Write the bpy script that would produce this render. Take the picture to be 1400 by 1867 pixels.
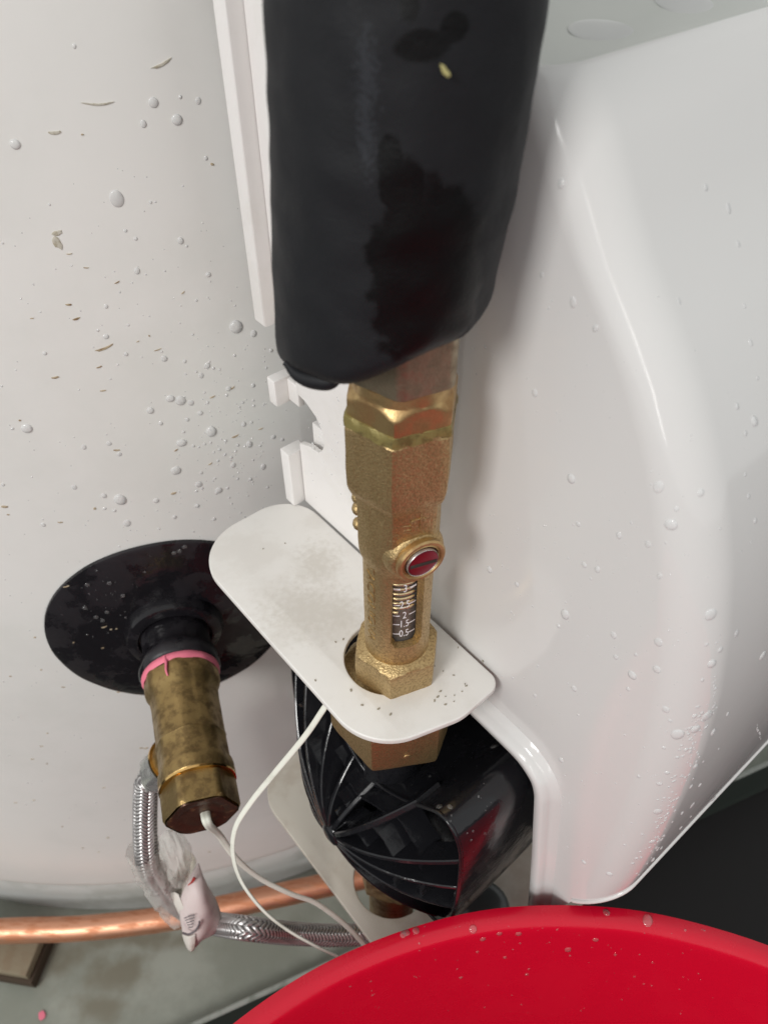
import bpy, bmesh, math, random
from mathutils import Vector, Matrix, noise
from mathutils.bvhtree import BVHTree
R = math.radians
random.seed(11)
for o in list(bpy.data.objects): bpy.data.objects.remove(o)
S = bpy.context.scene
COL = S.collection
H = 0.85                                    # camera height above the dark floor

# ---------------------------------------------------------------- camera
cd = bpy.data.cameras.new('camera'); cam = bpy.data.objects.new('camera', cd); COL.objects.link(cam)
cam.location = (0, 0, H); cam.rotation_euler = (R(45), 0, 0)
cd.sensor_fit = 'VERTICAL'; cd.sensor_height = 36; cd.lens = 36 * 1420 / 1867
cd.clip_start = 0.005; cd.clip_end = 30
cd.dof.use_dof = True; cd.dof.focus_distance = 0.30; cd.dof.aperture_fstop = 16
S.camera = cam
# ---------------------------------------------------------------- world and lamps
w = bpy.data.worlds.new('World'); S.world = w; w.use_nodes = True
bg = w.node_tree.nodes['Background']; bg.inputs[0].default_value = (0.955, 0.975, 0.965, 1); bg.inputs[1].default_value = 0.56
def area(name, loc, target, size, sizey, power, col):
    l = bpy.data.lights.new(name, 'AREA'); l.shape = 'RECTANGLE'; l.size = size; l.size_y = sizey
    l.energy = power; l.color = col
    o = bpy.data.objects.new(name, l); COL.objects.link(o); o.location = loc
    o.rotation_euler = (Vector(target) - Vector(loc)).to_track_quat('-Z', 'Y').to_euler()
    return o
area('ceiling_lamp', (-1.0, -1.15, 1.75), (0, .2, .5), 0.6, 0.5, 17, (1.0, 0.985, 0.96))
area('tube_lamp', (-0.26, -1.40, 1.08), (0.05, .15, .65), 0.045, 0.75, 1.4, (1.0, 0.98, 0.95))
S.view_settings.view_transform = 'Standard'; S.view_settings.look = 'None'
S.view_settings.exposure = 0.42; S.view_settings.gamma = 1
S.render.engine = 'CYCLES'
S.cycles.max_bounces = 8; S.cycles.transparent_max_bounces = 12

# ---------------------------------------------------------------- coordinates
F = 1420.0; K = math.sqrt(.5)
def ray(x, y):
    a = (x - 700) / F; b = (933 - y) / F
    return Vector((a, K + K * b, -K + K * b))
CAM = Vector((0, 0, H))
def at_drop(x, y, d):  r = ray(x, y); return CAM + r * (-d / r.z)
def at_depth(x, y, d): return CAM + ray(x, y) * d
def at_Y(x, y, Y):     r = ray(x, y); return CAM + r * (Y / r.y)
DV = Vector((.64, -.768, 0)).normalized(); NV = Vector((.768, .64, 0)).normalized()
def W(a, n, z): return DV * a + NV * n + Vector((0, 0, H + z))     # station frame: along plate, across plate, height
def at_n(x, y, n): r = ray(x, y); return CAM + r * (n / r.dot(NV))
TC = Vector((-.2815, .8377, 0)); TR = .5758                        # tank axis and radius
def at_tank(x, y, off=0.0):
    r = ray(x, y); rr = TR + off; a = r.x**2 + r.y**2; b = -2 * (r.x * TC.x + r.y * TC.y); c = TC.x**2 + TC.y**2 - rr * rr
    D = b * b - 4 * a * c
    return CAM + r * ((-b - math.sqrt(D)) / (2 * a)) if D > 0 else None
def zY(y, Y):                               # drop of pixel row y on the plane Y
    return -Y * math.tan(R(45) + math.atan((y - 933) / F))

# ---------------------------------------------------------------- object helpers
ROOT = {}
def tag(o, label=None, cat=None, group=None, kind=None):
    if label: o['label'] = label
    if cat: o['category'] = cat
    if group: o['group'] = group
    if kind: o['kind'] = kind
    return o
def thing(name, label, cat, loc, group=None):
    o = bpy.data.objects.new(name, None); COL.objects.link(o); o.location = loc; o.empty_display_size = .01
    ROOT[o.name] = Vector(loc); return tag(o, label, cat, group)
def setmat(me, m):
    me.materials.clear()
    for k in (m if isinstance(m, (list, tuple)) else [m]): me.materials.append(k)
def put(name, me, m, parent=None, smooth=35, origin=None):
    """links mesh data given in world coordinates; origin of the thing is the root's location"""
    L = Vector((0, 0, 0))
    if parent is not None: L = ROOT[parent.name]
    elif origin is not None: L = Vector(origin)
    me.transform(Matrix.Translation(-L))
    setmat(me, m)
    if smooth:
        me.shade_smooth(); me.set_sharp_from_angle(angle=R(smooth))
    o = bpy.data.objects.new(name, me); COL.objects.link(o)
    if parent is not None: o.parent = parent
    else: o.location = L
    ROOT[o.name] = L
    return o
def mesh(v, f):
    me = bpy.data.meshes.new('mesh'); me.from_pydata([tuple(p) for p in v], [], f); me.validate(); me.update()
    bm = bmesh.new(); bm.from_mesh(me); bmesh.ops.recalc_face_normals(bm, faces=bm.faces); bm.to_mesh(me); bm.free()
    return me
def join(*ms):
    bm = bmesh.new()
    for m in ms: bm.from_mesh(m)
    me = bpy.data.meshes.new('mesh'); bm.to_mesh(me); bm.free()
    for m in ms: bpy.data.meshes.remove(m)
    return me
def frame(axis, ref=Vector((0, 0, 1))):
    t = axis.normalized()
    if abs(t.dot(ref)) > .95: ref = Vector((1, 0, 0))
    u = (ref - t * ref.dot(t)).normalized(); return t, u, t.cross(u)
def loft(rings, cap0=True, cap1=True, closed=True):
    n = len(rings[0]); v = [p for r in rings for p in r]; f = []
    for i in range(len(rings) - 1):
        for j in range(n if closed else n - 1):
            k = (j + 1) % n; f.append((i*n+j, i*n+k, (i+1)*n+k, (i+1)*n+j))
    if cap0: f.append(tuple(range(n - 1, -1, -1)))
    if cap1: f.append(tuple((len(rings)-1)*n + j for j in range(n)))
    return mesh(v, f)
def hexr(th, Rc, rot, sides=6, rnd=.985):
    a = math.pi / sides
    q = ((th - rot) % (2 * a)) - a
    return min(Rc * math.cos(a) / math.cos(q), Rc * rnd)
def turn(O, axis, prof, seg=64, ref=Vector((0, 0, 1)), cap0=True, cap1=True, fn=None):
    """prof: list of (s, r); fn(theta, s, r) may reshape r"""
    t, u, v = frame(axis, ref)
    rings = []
    for s, r in prof:
        rings.append([O + t * s + (u * math.cos(th) + v * math.sin(th)) * (fn(th, s, r) if fn else r)
                      for th in [2 * math.pi * j / seg for j in range(seg)]])
    return loft(rings, cap0, cap1)
def catmull(pts, n=10):
    P = [pts[0] * 2 - pts[1]] + list(pts) + [pts[-1] * 2 - pts[-2]]; out = []
    for i in range(1, len(P) - 2):
        for k in range(n):
            t = k / n; a, b, c, d = P[i-1], P[i], P[i+1], P[i+2]
            out.append(.5 * ((2*b) + (c-a)*t + (2*a-5*b+4*c-d)*t*t + (3*b-a-3*c+d)*t**3))
    out.append(P[-2]); return out
def sweep(pts, rad, seg=16, fn=None, cap=True, ref=Vector((0, 0, 1))):
    """tube along pts; rad number or function(i, frac); fn(theta, length, r) reshapes"""
    rings = []; t, u, v = frame(pts[1] - pts[0], ref); L = 0
    for i, p in enumerate(pts):
        if i:
            L += (p - pts[i-1]).length
            t2 = (pts[min(i+1, len(pts)-1)] - pts[i-1]).normalized()
            q = t.rotation_difference(t2); u = q @ u; t = t2
        v = t.cross(u); r = rad(i / (len(pts)-1)) if callable(rad) else rad
        ring = []
        for j in range(seg):
            th = 2 * math.pi * j / seg; x, y = math.cos(th), math.sin(th)
            if fn:
                res = fn(th, L, r); 
                if isinstance(res, tuple): ring.append(p + u * res[0] + v * res[1]); continue
                ring.append(p + (u * x + v * y) * res)
            else: ring.append(p + (u * x + v * y) * r)
        rings.append(ring)
    return loft(rings, cap, cap)
def slab(loops, th, O, U, V, bev=.0004, res=3):
    """flat sheet from 2-D outlines (holes after the first), thickness th centred on O, bevelled edges"""
    c = bpy.data.curves.new('c', 'CURVE'); c.dimensions = '2D'; c.fill_mode = 'BOTH'
    c.extrude = max(th / 2 - bev, 1e-5); c.bevel_depth = bev; c.bevel_resolution = res; c.offset = -bev
    for lp in loops:
        s = c.splines.new('POLY'); s.points.add(len(lp) - 1); s.use_cyclic_u = True
        for p, q in zip(s.points, lp): p.co = (q[0] * 10, q[1] * 10, 0, 1)
    c.extrude *= 10; c.bevel_depth *= 10; c.offset *= 10
    o = bpy.data.objects.new('c', c); COL.objects.link(o)
    me = bpy.data.meshes.new_from_object(o)
    bpy.data.objects.remove(o); bpy.data.curves.remove(c)
    N = U.cross(V); M = Matrix(((U.x, V.x, N.x, O.x), (U.y, V.y, N.y, O.y), (U.z, V.z, N.z, O.z), (0, 0, 0, 1)))
    me.transform(M @ Matrix.Scale(.1, 4))
    bm = bmesh.new(); bm.from_mesh(me); bmesh.ops.remove_doubles(bm, verts=bm.verts, dist=1e-6)
    bmesh.ops.recalc_face_normals(bm, faces=bm.faces); bm.to_mesh(me); bm.free()
    return me
def rnd_poly(pts, rads, n=10):
    """polygon with rounded corners"""
    out = []; m = len(pts)
    for i, p in enumerate(pts):
        a = Vector(pts[i-1]); b = Vector(p); c = Vector(pts[(i+1) % m]); r = rads[i] if isinstance(rads, (list, tuple)) else rads
        if r <= 0: out.append(tuple(b)); continue
        d1 = (a - b).normalized(); d2 = (c - b).normalized(); ang = d1.angle(d2)
        l = min(r / math.tan(ang / 2), .49 * (a-b).length, .49 * (c-b).length); r2 = l * math.tan(ang / 2)
        ctr = b + (d1 + d2).normalized() * (r2 / math.sin(ang / 2))
        s = b + d1 * l - ctr; e = b + d2 * l - ctr; tot = s.angle_signed(e)
        for k in range(n + 1):
            t = -tot * k / n; q = Vector((s.x * math.cos(t) - s.y * math.sin(t), s.x * math.sin(t) + s.y * math.cos(t)))
            out.append((ctr.x + q.x, ctr.y + q.y))
    return out
def circle2(cx, cy, r, n=48): return [(cx + r * math.cos(2*math.pi*k/n), cy + r * math.sin(2*math.pi*k/n)) for k in range(n)]
def box(O, U, V, N, su, sv, sn, bev=.0006):
    return slab([[(-su/2, -sv/2), (su/2, -sv/2), (su/2, sv/2), (-su/2, sv/2)]], sn, O, U, V, bev, 2)
def text_mesh(s, size, ext=.0, res=4):
    c = bpy.data.curves.new('t', 'FONT'); c.body = s; c.size = size * 100; c.extrude = ext * 100; c.resolution_u = res
    c.align_x = 'CENTER'; c.align_y = 'CENTER'
    o = bpy.data.objects.new('t', c); COL.objects.link(o); me = bpy.data.meshes.new_from_object(o)
    bpy.data.objects.remove(o); bpy.data.curves.remove(c); me.transform(Matrix.Scale(.01, 4)); return me

# ---------------------------------------------------------------- materials
def nt(m): return m.node_tree.nodes, m.node_tree.links
def mat(name, col, rough=.5, metal=0, var=None, vscale=60, vlo=.45, vhi=.62, bump=0, bscale=400, rvar=0, coat=0, spec=.5,
        bump2=0, b2scale=80, sss=0, stretch=None, trans=0, ior=1.45, alpha=1):
    m = bpy.data.materials.new(name); m.use_nodes = True; N, L = nt(m); b = N['Principled BSDF']
    b.inputs['Base Color'].default_value = (*col, 1); b.inputs['Roughness'].default_value = rough; b.inputs['Metallic'].default_value = metal
    b.inputs['Coat Weight'].default_value = coat; b.inputs['Coat Roughness'].default_value = .08
    b.inputs['Specular IOR Level'].default_value = spec; b.inputs['IOR'].default_value = ior
    b.inputs['Transmission Weight'].default_value = trans; b.inputs['Alpha'].default_value = alpha
    if sss:
        b.inputs['Subsurface Weight'].default_value = sss; b.inputs['Subsurface Scale'].default_value = .003
    tc = N.new('ShaderNodeTexCoord'); vec = tc.outputs['Object']
    if stretch:
        mp = N.new('ShaderNodeMapping'); mp.inputs['Scale'].default_value = stretch; L.new(vec, mp.inputs[0]); vec = mp.outputs[0]
    m['_'] = 0
    if var or rvar:
        n = N.new('ShaderNodeTexNoise'); n.inputs['Scale'].default_value = vscale; n.inputs['Detail'].default_value = 7; n.inputs['Roughness'].default_value = .62
        L.new(vec, n.inputs['Vector'])
        mr = N.new('ShaderNodeMapRange'); mr.inputs['From Min'].default_value = vlo; mr.inputs['From Max'].default_value = vhi; mr.interpolation_type = 'SMOOTHSTEP'
        L.new(n.outputs[0], mr.inputs['Value'])
        if var:
            mx = N.new('ShaderNodeMix'); mx.data_type = 'RGBA'; mx.inputs[6].default_value = (*col, 1); mx.inputs[7].default_value = (*var, 1)
            L.new(mr.outputs[0], mx.inputs[0]); L.new(mx.outputs[2], b.inputs['Base Color'])
        if rvar:
            m2 = N.new('ShaderNodeMapRange'); m2.inputs['To Min'].default_value = rough; m2.inputs['To Max'].default_value = rough + rvar
            L.new(mr.outputs[0], m2.inputs['Value']); L.new(m2.outputs[0], b.inputs['Roughness'])
    prev = None
    for st, sc, dist in ((bump, bscale, .0003), (bump2, b2scale, .001)):
        if st:
            n = N.new('ShaderNodeTexNoise'); n.inputs['Scale'].default_value = sc; n.inputs['Detail'].default_value = 3
            L.new(vec, n.inputs['Vector'])
            bp = N.new('ShaderNodeBump'); bp.inputs['Strength'].default_value = st; bp.inputs['Distance'].default_value = dist
            L.new(n.outputs[0], bp.inputs['Height'])
            if prev: L.new(prev.outputs[0], bp.inputs['Normal'])
            prev = bp
    if prev: L.new(prev.outputs[0], b.inputs['Normal'])
    del m['_']
    return m
def blobs(m, spots, col2=None, rough2=None, nscale=90, namp=.35, soft=.35):
    """stains with a shape of their own: spots = (centre world, radii) combined, edges ragged by noise"""
    N, L = nt(m); b = N['Principled BSDF']
    geo = N.new('ShaderNodeNewGeometry'); nz = N.new('ShaderNodeTexNoise'); nz.inputs['Scale'].default_value = nscale; nz.inputs['Detail'].default_value = 6
    L.new(geo.outputs['Position'], nz.inputs['Vector'])
    acc = None
    for c, r in spots:
        s = N.new('ShaderNodeVectorMath'); s.operation = 'SUBTRACT'; L.new(geo.outputs['Position'], s.inputs[0]); s.inputs[1].default_value = c
        d = N.new('ShaderNodeVectorMath'); d.operation = 'DIVIDE'; L.new(s.outputs[0], d.inputs[0]); d.inputs[1].default_value = r
        l = N.new('ShaderNodeVectorMath'); l.operation = 'LENGTH'; L.new(d.outputs[0], l.inputs[0])
        if acc is None: acc = l.outputs['Value']
        else:
            mn = N.new('ShaderNodeMath'); mn.operation = 'MINIMUM'; L.new(acc, mn.inputs[0]); L.new(l.outputs['Value'], mn.inputs[1]); acc = mn.outputs[0]
    ad = N.new('ShaderNodeMath'); ad.operation = 'MULTIPLY_ADD'; L.new(nz.outputs[0], ad.inputs[0]); ad.inputs[1].default_value = namp * 2; L.new(acc, ad.inputs[2])
    mr = N.new('ShaderNodeMapRange'); mr.interpolation_type = 'SMOOTHSTEP'; L.new(ad.outputs[0], mr.inputs['Value'])
    mr.inputs['From Min'].default_value = 1 + namp - soft; mr.inputs['From Max'].default_value = 1 + namp + soft
    mr.inputs['To Min'].default_value = 1; mr.inputs['To Max'].default_value = 0
    fac = mr.outputs[0]
    def chain(sock, val, rgba):
        mx = N.new('ShaderNodeMix'); mx.data_type = 'RGBA' if rgba else 'FLOAT'
        A, B, O = (6, 7, 2) if rgba else (2, 3, 0)
        if sock.is_linked: L.new(sock.links[0].from_socket, mx.inputs[A])
        else: mx.inputs[A].default_value = sock.default_value
        mx.inputs[B].default_value = val; L.new(fac, mx.inputs[0]); L.new(mx.outputs[O], sock)
    if col2: chain(b.inputs['Base Color'], (*col2, 1), True)
    if rough2 is not None: chain(b.inputs['Roughness'], rough2, False)
    return m
M = {}
M['tank'] = mat('tank_enamel', (.80, .79, .765), .32, var=(.74, .735, .705), vscale=9, vlo=.4, vhi=.7, bump2=.05, b2scale=60, rvar=.1)
M['base'] = mat('tank_base_grey', (.68, .71, .70), .4, var=(.56, .59, .57), vscale=20)
M['cover'] = mat('gloss_white_plastic', (.645, .635, .625), .09, bump2=.12, b2scale=25, spec=.5, rvar=.06, vscale=12)
M['topshade'] = mat('top_shade_grey', (.50, .515, .49), .2)  # shade of the cover's top face, painted as a greyer white
M['white'] = mat('white_plastic', (.80, .775, .76), .38, var=(.76, .735, .71), vscale=30, rvar=.15, bump=.06, bscale=900)
M['shelf'] = mat('white_plastic_scuffed', (.74, .72, .69), .33, var=(.69, .665, .63), vscale=40, rvar=.15, bump=.06, bscale=900)
M['oldwhite'] = mat('aged_white_plastic', (.66, .62, .54), .4, var=(.56, .50, .42), vscale=30, rvar=.15)
M['foam'] = mat('black_foam_rubber', (.0085, .0090, .0110), .60, spec=.35, bump=.25, bscale=1400, bump2=.35, b2scale=90, rvar=.1, vscale=50)
M['rubber'] = mat('wet_black_rubber', (.010, .009, .011), .14, var=(.016, .014, .017), vscale=32, rvar=.3, vlo=.47, vhi=.55, bump2=.3, b2scale=160)
M['black'] = mat('wet_black_plastic', (.010, .010, .012), .13, rvar=.25, vlo=.44, vhi=.66, vscale=45, bump=.12, bscale=900, bump2=.2, b2scale=140)
M['dark'] = mat('cavity_shade_motor_dark', (.006, .006, .006), .6)
M['brass'] = mat('cast_brass', (.56, .41, .205), .38, .92, var=(.36, .25, .12), vscale=1100, vlo=.40, vhi=.66, bump=1.0, bscale=1500, rvar=.18, bump2=.2, b2scale=500)
M['brass_s'] = mat('machined_brass', (.54, .38, .18), .36, .9, var=(.36, .22, .10), vscale=140, vlo=.42, vhi=.68, bump=.2, bscale=1600, rvar=.2)
M['bronze'] = mat('tarnished_bronze', (.37, .31, .22), .38, .9, var=(.25, .20, .14), vscale=260, vlo=.35, vhi=.7, bump=.35, bscale=1200, rvar=.2)
M['oldbrass'] = mat('stained_old_brass', (.36, .25, .105), .34, .92, var=(.21, .14, .062), vscale=190, vlo=.40, vhi=.66, bump=.35, bscale=1100, rvar=.2)
M['plugface'] = mat('dark_tarnished_brass', (.10, .055, .038), .36, .7, var=(.30, .17, .09), vscale=240, vlo=.55, vhi=.72, bump=.6, bscale=900)
M['sealant'] = mat('green_thread_sealant', (.27, .22, .08), .36, .35, var=(.16, .12, .045), vscale=220, bump=.5, bscale=1400)
M['gold'] = mat('bright_brass_ring', (.80, .52, .20), .14, 1.0)
M['chrome'] = mat('nickel_plating', (.72, .71, .69), .26, .85, rvar=.15, vscale=200, bump=.1)
M['screw'] = mat('red_reflection_metal', (.26, .030, .05), .30, .75)  # red reflection of the bucket painted into the screw head's colour
M['slot'] = mat('slot_dark', (.03, .025, .02), .6)
M['steel'] = mat('stainless_braid', (.66, .64, .63), .34, .8)
M['groove'] = mat('braid_groove_shade', (.17, .16, .16), .45, .6)  # shade between the wires, painted onto the groove faces
M['copper'] = mat('copper', (.70, .36, .23), .40, .9, var=(.60, .27, .15), vscale=45, rvar=.2, bump=.2, bscale=300, stretch=(1, 4, 4))
M['pink'] = mat('pink_thread_tape', (.78, .19, .27), .55, bump=.3, bscale=900)
M['cable'] = mat('white_pvc_cable', (.74, .74, .66), .42, var=(.60, .60, .52), vscale=110, vlo=.5, vhi=.75)
M['bucket'] = mat('red_plastic', (.56, .004, .024), .22, rvar=.12, vscale=30, bump2=.08, b2scale=40, sss=.0)
M['tray'] = mat('grey_green_painted_tray', (.235, .25, .21), .42, var=(.33, .345, .30), vscale=11, vlo=.38, vhi=.66, bump2=.2, b2scale=60, rvar=.2)
M['lip'] = mat('worn_tray_lip', (.30, .32, .29), .35, var=(.18, .20, .17), vscale=40, rvar=.2)
M['traywall'] = mat('dark_green_tray_side', (.028, .036, .030), .5)
M['floor'] = mat('dark_floor', (.010, .009, .009), .75, bump=.2, bscale=300)
M['block'] = mat('tan_block', (.24, .20, .135), .7, var=(.22, .17, .11), vscale=60, bump=.4, bscale=300)
M['blockside'] = mat('dark_block_edge', (.06, .04, .025), .8, bump=.4, bscale=300)
M['core'] = mat('brown_float_core', (.13, .085, .055), .28, .3)
M['spring'] = mat('brass_spring', (.78, .62, .34), .22, 1.0)
M['ink'] = mat('white_ink', (.85, .83, .85), .5)
M['paper'] = mat('damp_pink_label', (.72, .62, .60), .5, var=(.58, .46, .46), vscale=90, vlo=.45, vhi=.7, bump=.3, bscale=300)
M['paperw'] = mat('damp_white_label', (.74, .70, .64), .5, var=(.60, .55, .47), vscale=80, bump=.3, bscale=300)
M['redink'] = mat('red_print', (.55, .03, .02), .5)
M['greyink'] = mat('grey_print', (.12, .10, .11), .5)
M['cap'] = mat('dark_grey_rubber_cap', (.05, .055, .055), .3)
M['fleck'] = mat('rust_fleck', (.44, .36, .25), .8, var=(.24, .16, .09), vscale=400)
M['speck'] = mat('grime_speck', (.30, .27, .21), .8)
# clear sheet: thin plastic film and clear glass sleeve
def film(name, col, tr, rough, bump=0):
    m = mat(name, col, rough, bump=bump, bscale=250); N, L = nt(m); b = N['Principled BSDF']; out = N['Material Output']
    t = N.new('ShaderNodeBsdfTransparent'); mx = N.new('ShaderNodeMixShader'); mx.inputs[0].default_value = 1 - tr
    L.new(t.outputs[0], mx.inputs[1]); L.new(b.outputs[0], mx.inputs[2]); L.new(mx.outputs[0], out.inputs[0]); return m
M['film'] = film('clear_crumpled_film', (.74, .72, .67), .62, .12, bump=.5)
def water(name, dif=.46):
    """thin clear water: what lies beneath shows through, the rim and surface mirror the light"""
    m = bpy.data.materials.new(name); m.use_nodes = True; N, L = nt(m); N.remove(N['Principled BSDF']); out = N['Material Output']
    t = N.new('ShaderNodeBsdfTransparent'); t.inputs[0].default_value = (1, 1, 1, 1)
    gl = N.new('ShaderNodeBsdfGlossy'); gl.inputs['Roughness'].default_value = .04
    fr = N.new('ShaderNodeFresnel'); fr.inputs[0].default_value = 1.22
    ad = N.new('ShaderNodeMath'); ad.operation = 'ADD'; L.new(fr.outputs[0], ad.inputs[0]); ad.inputs[1].default_value = .05
    a = N.new('ShaderNodeMixShader'); L.new(ad.outputs[0], a.inputs[0]); L.new(t.outputs[0], a.inputs[1]); L.new(gl.outputs[0], a.inputs[2])
    df = N.new('ShaderNodeBsdfDiffuse'); df.inputs[0].default_value = (.9, .9, .9, 1); b = N.new('ShaderNodeMixShader'); b.inputs[0].default_value = dif  # white diffuse mixed in stands for light gathered by the drop
    L.new(a.outputs[0], b.inputs[1]); L.new(df.outputs[0], b.inputs[2]); L.new(b.outputs[0], out.inputs[0]); return m
M['water'] = water('water'); M['waterclear'] = water('clear_water', .07)
M['glass'] = film('clear_scale_glass', (.8, .8, .8), .93, .03)
blobs(M['foam'], [((.009, .152, H + zY(480, .152)), (.0125, .04, .0165)), ((.010, .152, H + zY(560, .152)), (.013, .04, .016)),
                  ((.005, .151, H + zY(385, .151)), (.0035, .04, .010)), ((.0015, .151, H + zY(330, .151)), (.0026, .04, .007)), ((.0005, .151, H + zY(300, .151)), (.0018, .04, .005)),
                  ((.0065, .15, H + zY(92, .15)), (.0048, .04, .0026)), ((.0122, .15, H + zY(60, .15)), (.0026, .04, .0024)), ((.0045, .15, H + zY(22, .15)), (.0018, .04, .0022))],
      col2=(.0016, .0016, .0020), rough2=.42, nscale=230, namp=.40, soft=.12)
blobs(M['foam'], [((-.0030, .15, H + zY(150, .15)), (.0016, .04, .0050)), ((-.0036, .15, H + zY(205, .15)), (.0011, .04, .0060)), ((-.0032, .15, H + zY(262, .15)), (.0013, .04, .0050))],
      col2=(.022, .024, .029), nscale=1100, namp=2.6, soft=.9)
pS = at_drop(560, 1115, .267); pS2 = at_drop(580, 1030, .267)
blobs(M['shelf'], [(tuple(pS), (.015, .012, .01)), (tuple(pS2), (.008, .010, .01)), (tuple(at_drop(615, 1120, .267)), (.008, .008, .01))], col2=(.61, .58, .535), nscale=380, namp=1.5, soft=.95)
for px, py in (): pass
blobs(M['tray'], [(tuple(at_drop(215, 1775, .83)), (.025, .018, .1)), (tuple(at_drop(250, 1712, .83)), (.05, .008, .1)), (tuple(at_drop(190, 1835, .83)), (.022, .012, .1)), (tuple(at_drop(95, 1735, .83)), (.03, .02, .1))],
      col2=(.195, .185, .14), nscale=45, namp=1.5, soft=.8)

# ================================================================ SETTING
g1 = at_drop(534, 1788, .80); g2 = at_drop(1375, 1404, .80)
G = (g2 - g1).normalized(); GB = Vector((-G.y, G.x, 0))              # along and behind the tray's front edge
def TR_(u, v, z): p = g1 + G * u + GB * v; return Vector((p.x, p.y, z))
fl = mesh([(-6, -6, 0), (6, -6, 0), (6, 6, 0), (-6, 6, 0)], [(0, 1, 2, 3)])
tag(put('floor', fl, M['floor'], smooth=0), 'dark floor beyond the edge of the grey tray', kind='structure')

# drip tray
tr = thing('drip_tray', 'shallow grey green metal drip tray under the white tank', 'drip tray', TR_(0, .4, 0.001))
x0, x1, y1 = -.75, 1.1, 1.25
zf = H - .83; zr = H - .80
base = mesh([TR_(x0, .004, zf), TR_(x1, .004, zf), TR_(x1, y1, zf), TR_(x0, y1, zf)], [(0, 1, 2, 3)])
put('tray_floor', base, M['tray'], tr, 0)
def lip(a, b, inward, pr):
    rr = []
    for p in (a, b): rr.append([Vector((p.x, p.y, 0)) + inward * q[0] + Vector((0, 0, q[1])) for q in pr])
    return loft(rr, False, False, closed=False)
PW = [(-.010, .002), (-.006, .012), (-.0012, zr - .004), (-.0005, zr - .0022)]
PL = [(-.0008, zr - .0022), (-.0012, zr - .0008), (0, zr + .0004), (.0022, zr + .0006), (.0036, zr - .0004), (.0040, zr - .003), (.0045, zf)]
for a_, b_, i_ in ((TR_(x0, 0, 0), TR_(x1, 0, 0), GB), (TR_(x0, y1, 0), TR_(x0, 0, 0), G), (TR_(x1, 0, 0), TR_(x1, y1, 0), -G), (TR_(x1, y1, 0), TR_(x0, y1, 0), -GB)):
    put('tray_wall', lip(a_, b_, i_, PW), M['traywall'], tr)
    put('tray_lip', lip(a_, b_, i_, PL), M['lip'], tr)

# tank: vertical cylinder on a foot ring
tk = thing('storage_tank', 'large white enamelled water tank with rounded wall filling the left side', 'water tank', (TC.x, TC.y, H - .83))
zb = H - .757
prof = [(zb, TR - .008), (zb + .003, TR - .004), (zb + .010, TR - .001), (zb + .018, TR)] + [(zb + .018 + (1.55 - .018) * k / 30, TR) for k in range(1, 31)] + [(zb + 1.6, TR - .05), (zb + 1.63, 0.2)]
body = turn(Vector((TC.x, TC.y, 0)), Vector((0, 0, 1)), prof, 220)
tank = put('tank_body', body, M['tank'], tk, 30)
ring = turn(Vector((TC.x, TC.y, 0)), Vector((0, 0, 1)), [(H - .829, TR - .007), (H - .77, TR - .005), (zb + .004, TR - .005)], 220, cap0=False, cap1=False)
put('foot_ring', ring, M['base'], tk, 30)

# brick-like block
bp = at_drop(46, 1778, .80); 
blk = thing('spacer_block', 'flat tan block lying in the tray under the copper pipe', 'block', (bp.x - .05, bp.y + .04, zf + .001))
bu = (at_drop(0, 1770, .80) - bp).normalized(); bv = Vector((bu.y, -bu.x, 0)); bv = bv if bv.y > 0 else -bv
cc = bp + bu * .055 + bv * .018
put('block_top', box(Vector((cc.x, cc.y, zf + .022)), bu, bv, Vector((0, 0, 1)), .11, .036, .012, .002), M['block'], blk)
put('block_base', box(Vector((cc.x, cc.y, zf + .0085)), bu, bv, Vector((0, 0, 1)), .116, .042, .015, .002), M['blockside'], blk)

# copper pipe
cp = catmull([at_drop(-160, 1712, .775), at_drop(0, 1697, .775), at_drop(150, 1692, .775), at_drop(320, 1672, .775), at_drop(470, 1640, .775), at_drop(600, 1612, .775), at_drop(760, 1578, .775), at_drop(900, 1545, .775)], 12)
tag(put('copper_pipe', sweep(cp, .0108, 28), M['copper'], smooth=60, origin=cp[20]), 'bare copper pipe running in front of the foot of the white tank', 'pipe')

# ================================================================ WHITE STATION BRACKET
brk = thing('pump_bracket', 'white plastic pump station bracket with rounded holed shelf and notched back plate', 'bracket', W(-.18, .145, -.5))
UZ = Vector((0, 0, 1)); NP = .1453
# back plate with circular notch on its rear edge
pl = [(-.134, .06), (-.249, .06), (-.2486, -.180), (-.2415, -.1815), (-.2415, -.190), (-.2425, -.2045)]
cx, cz, cr = -.2360, -.2185, .0195
a0, a1 = 62, -40
pl = [(-.156, .06), (-.2415, .06), (-.2415, -.1690), (-.2330, -.1715), (-.2330, -.1950), (-.2330, -.2000), (-.2265, -.2012), (-.2196, -.2049), (-.2160, -.2095), (-.2146, -.2140), (-.2150, -.2180),
      (-.2170, -.2220), (-.2195, -.2248), (-.2225, -.2258), (-.2260, -.2258), (-.2345, -.2290), (-.2345, -.2655), (-.156, -.2655)]
put('back_plate', slab([pl], .003, W(0, NP + .0015, 0), DV, UZ, .0005), M['white'], brk)
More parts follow.
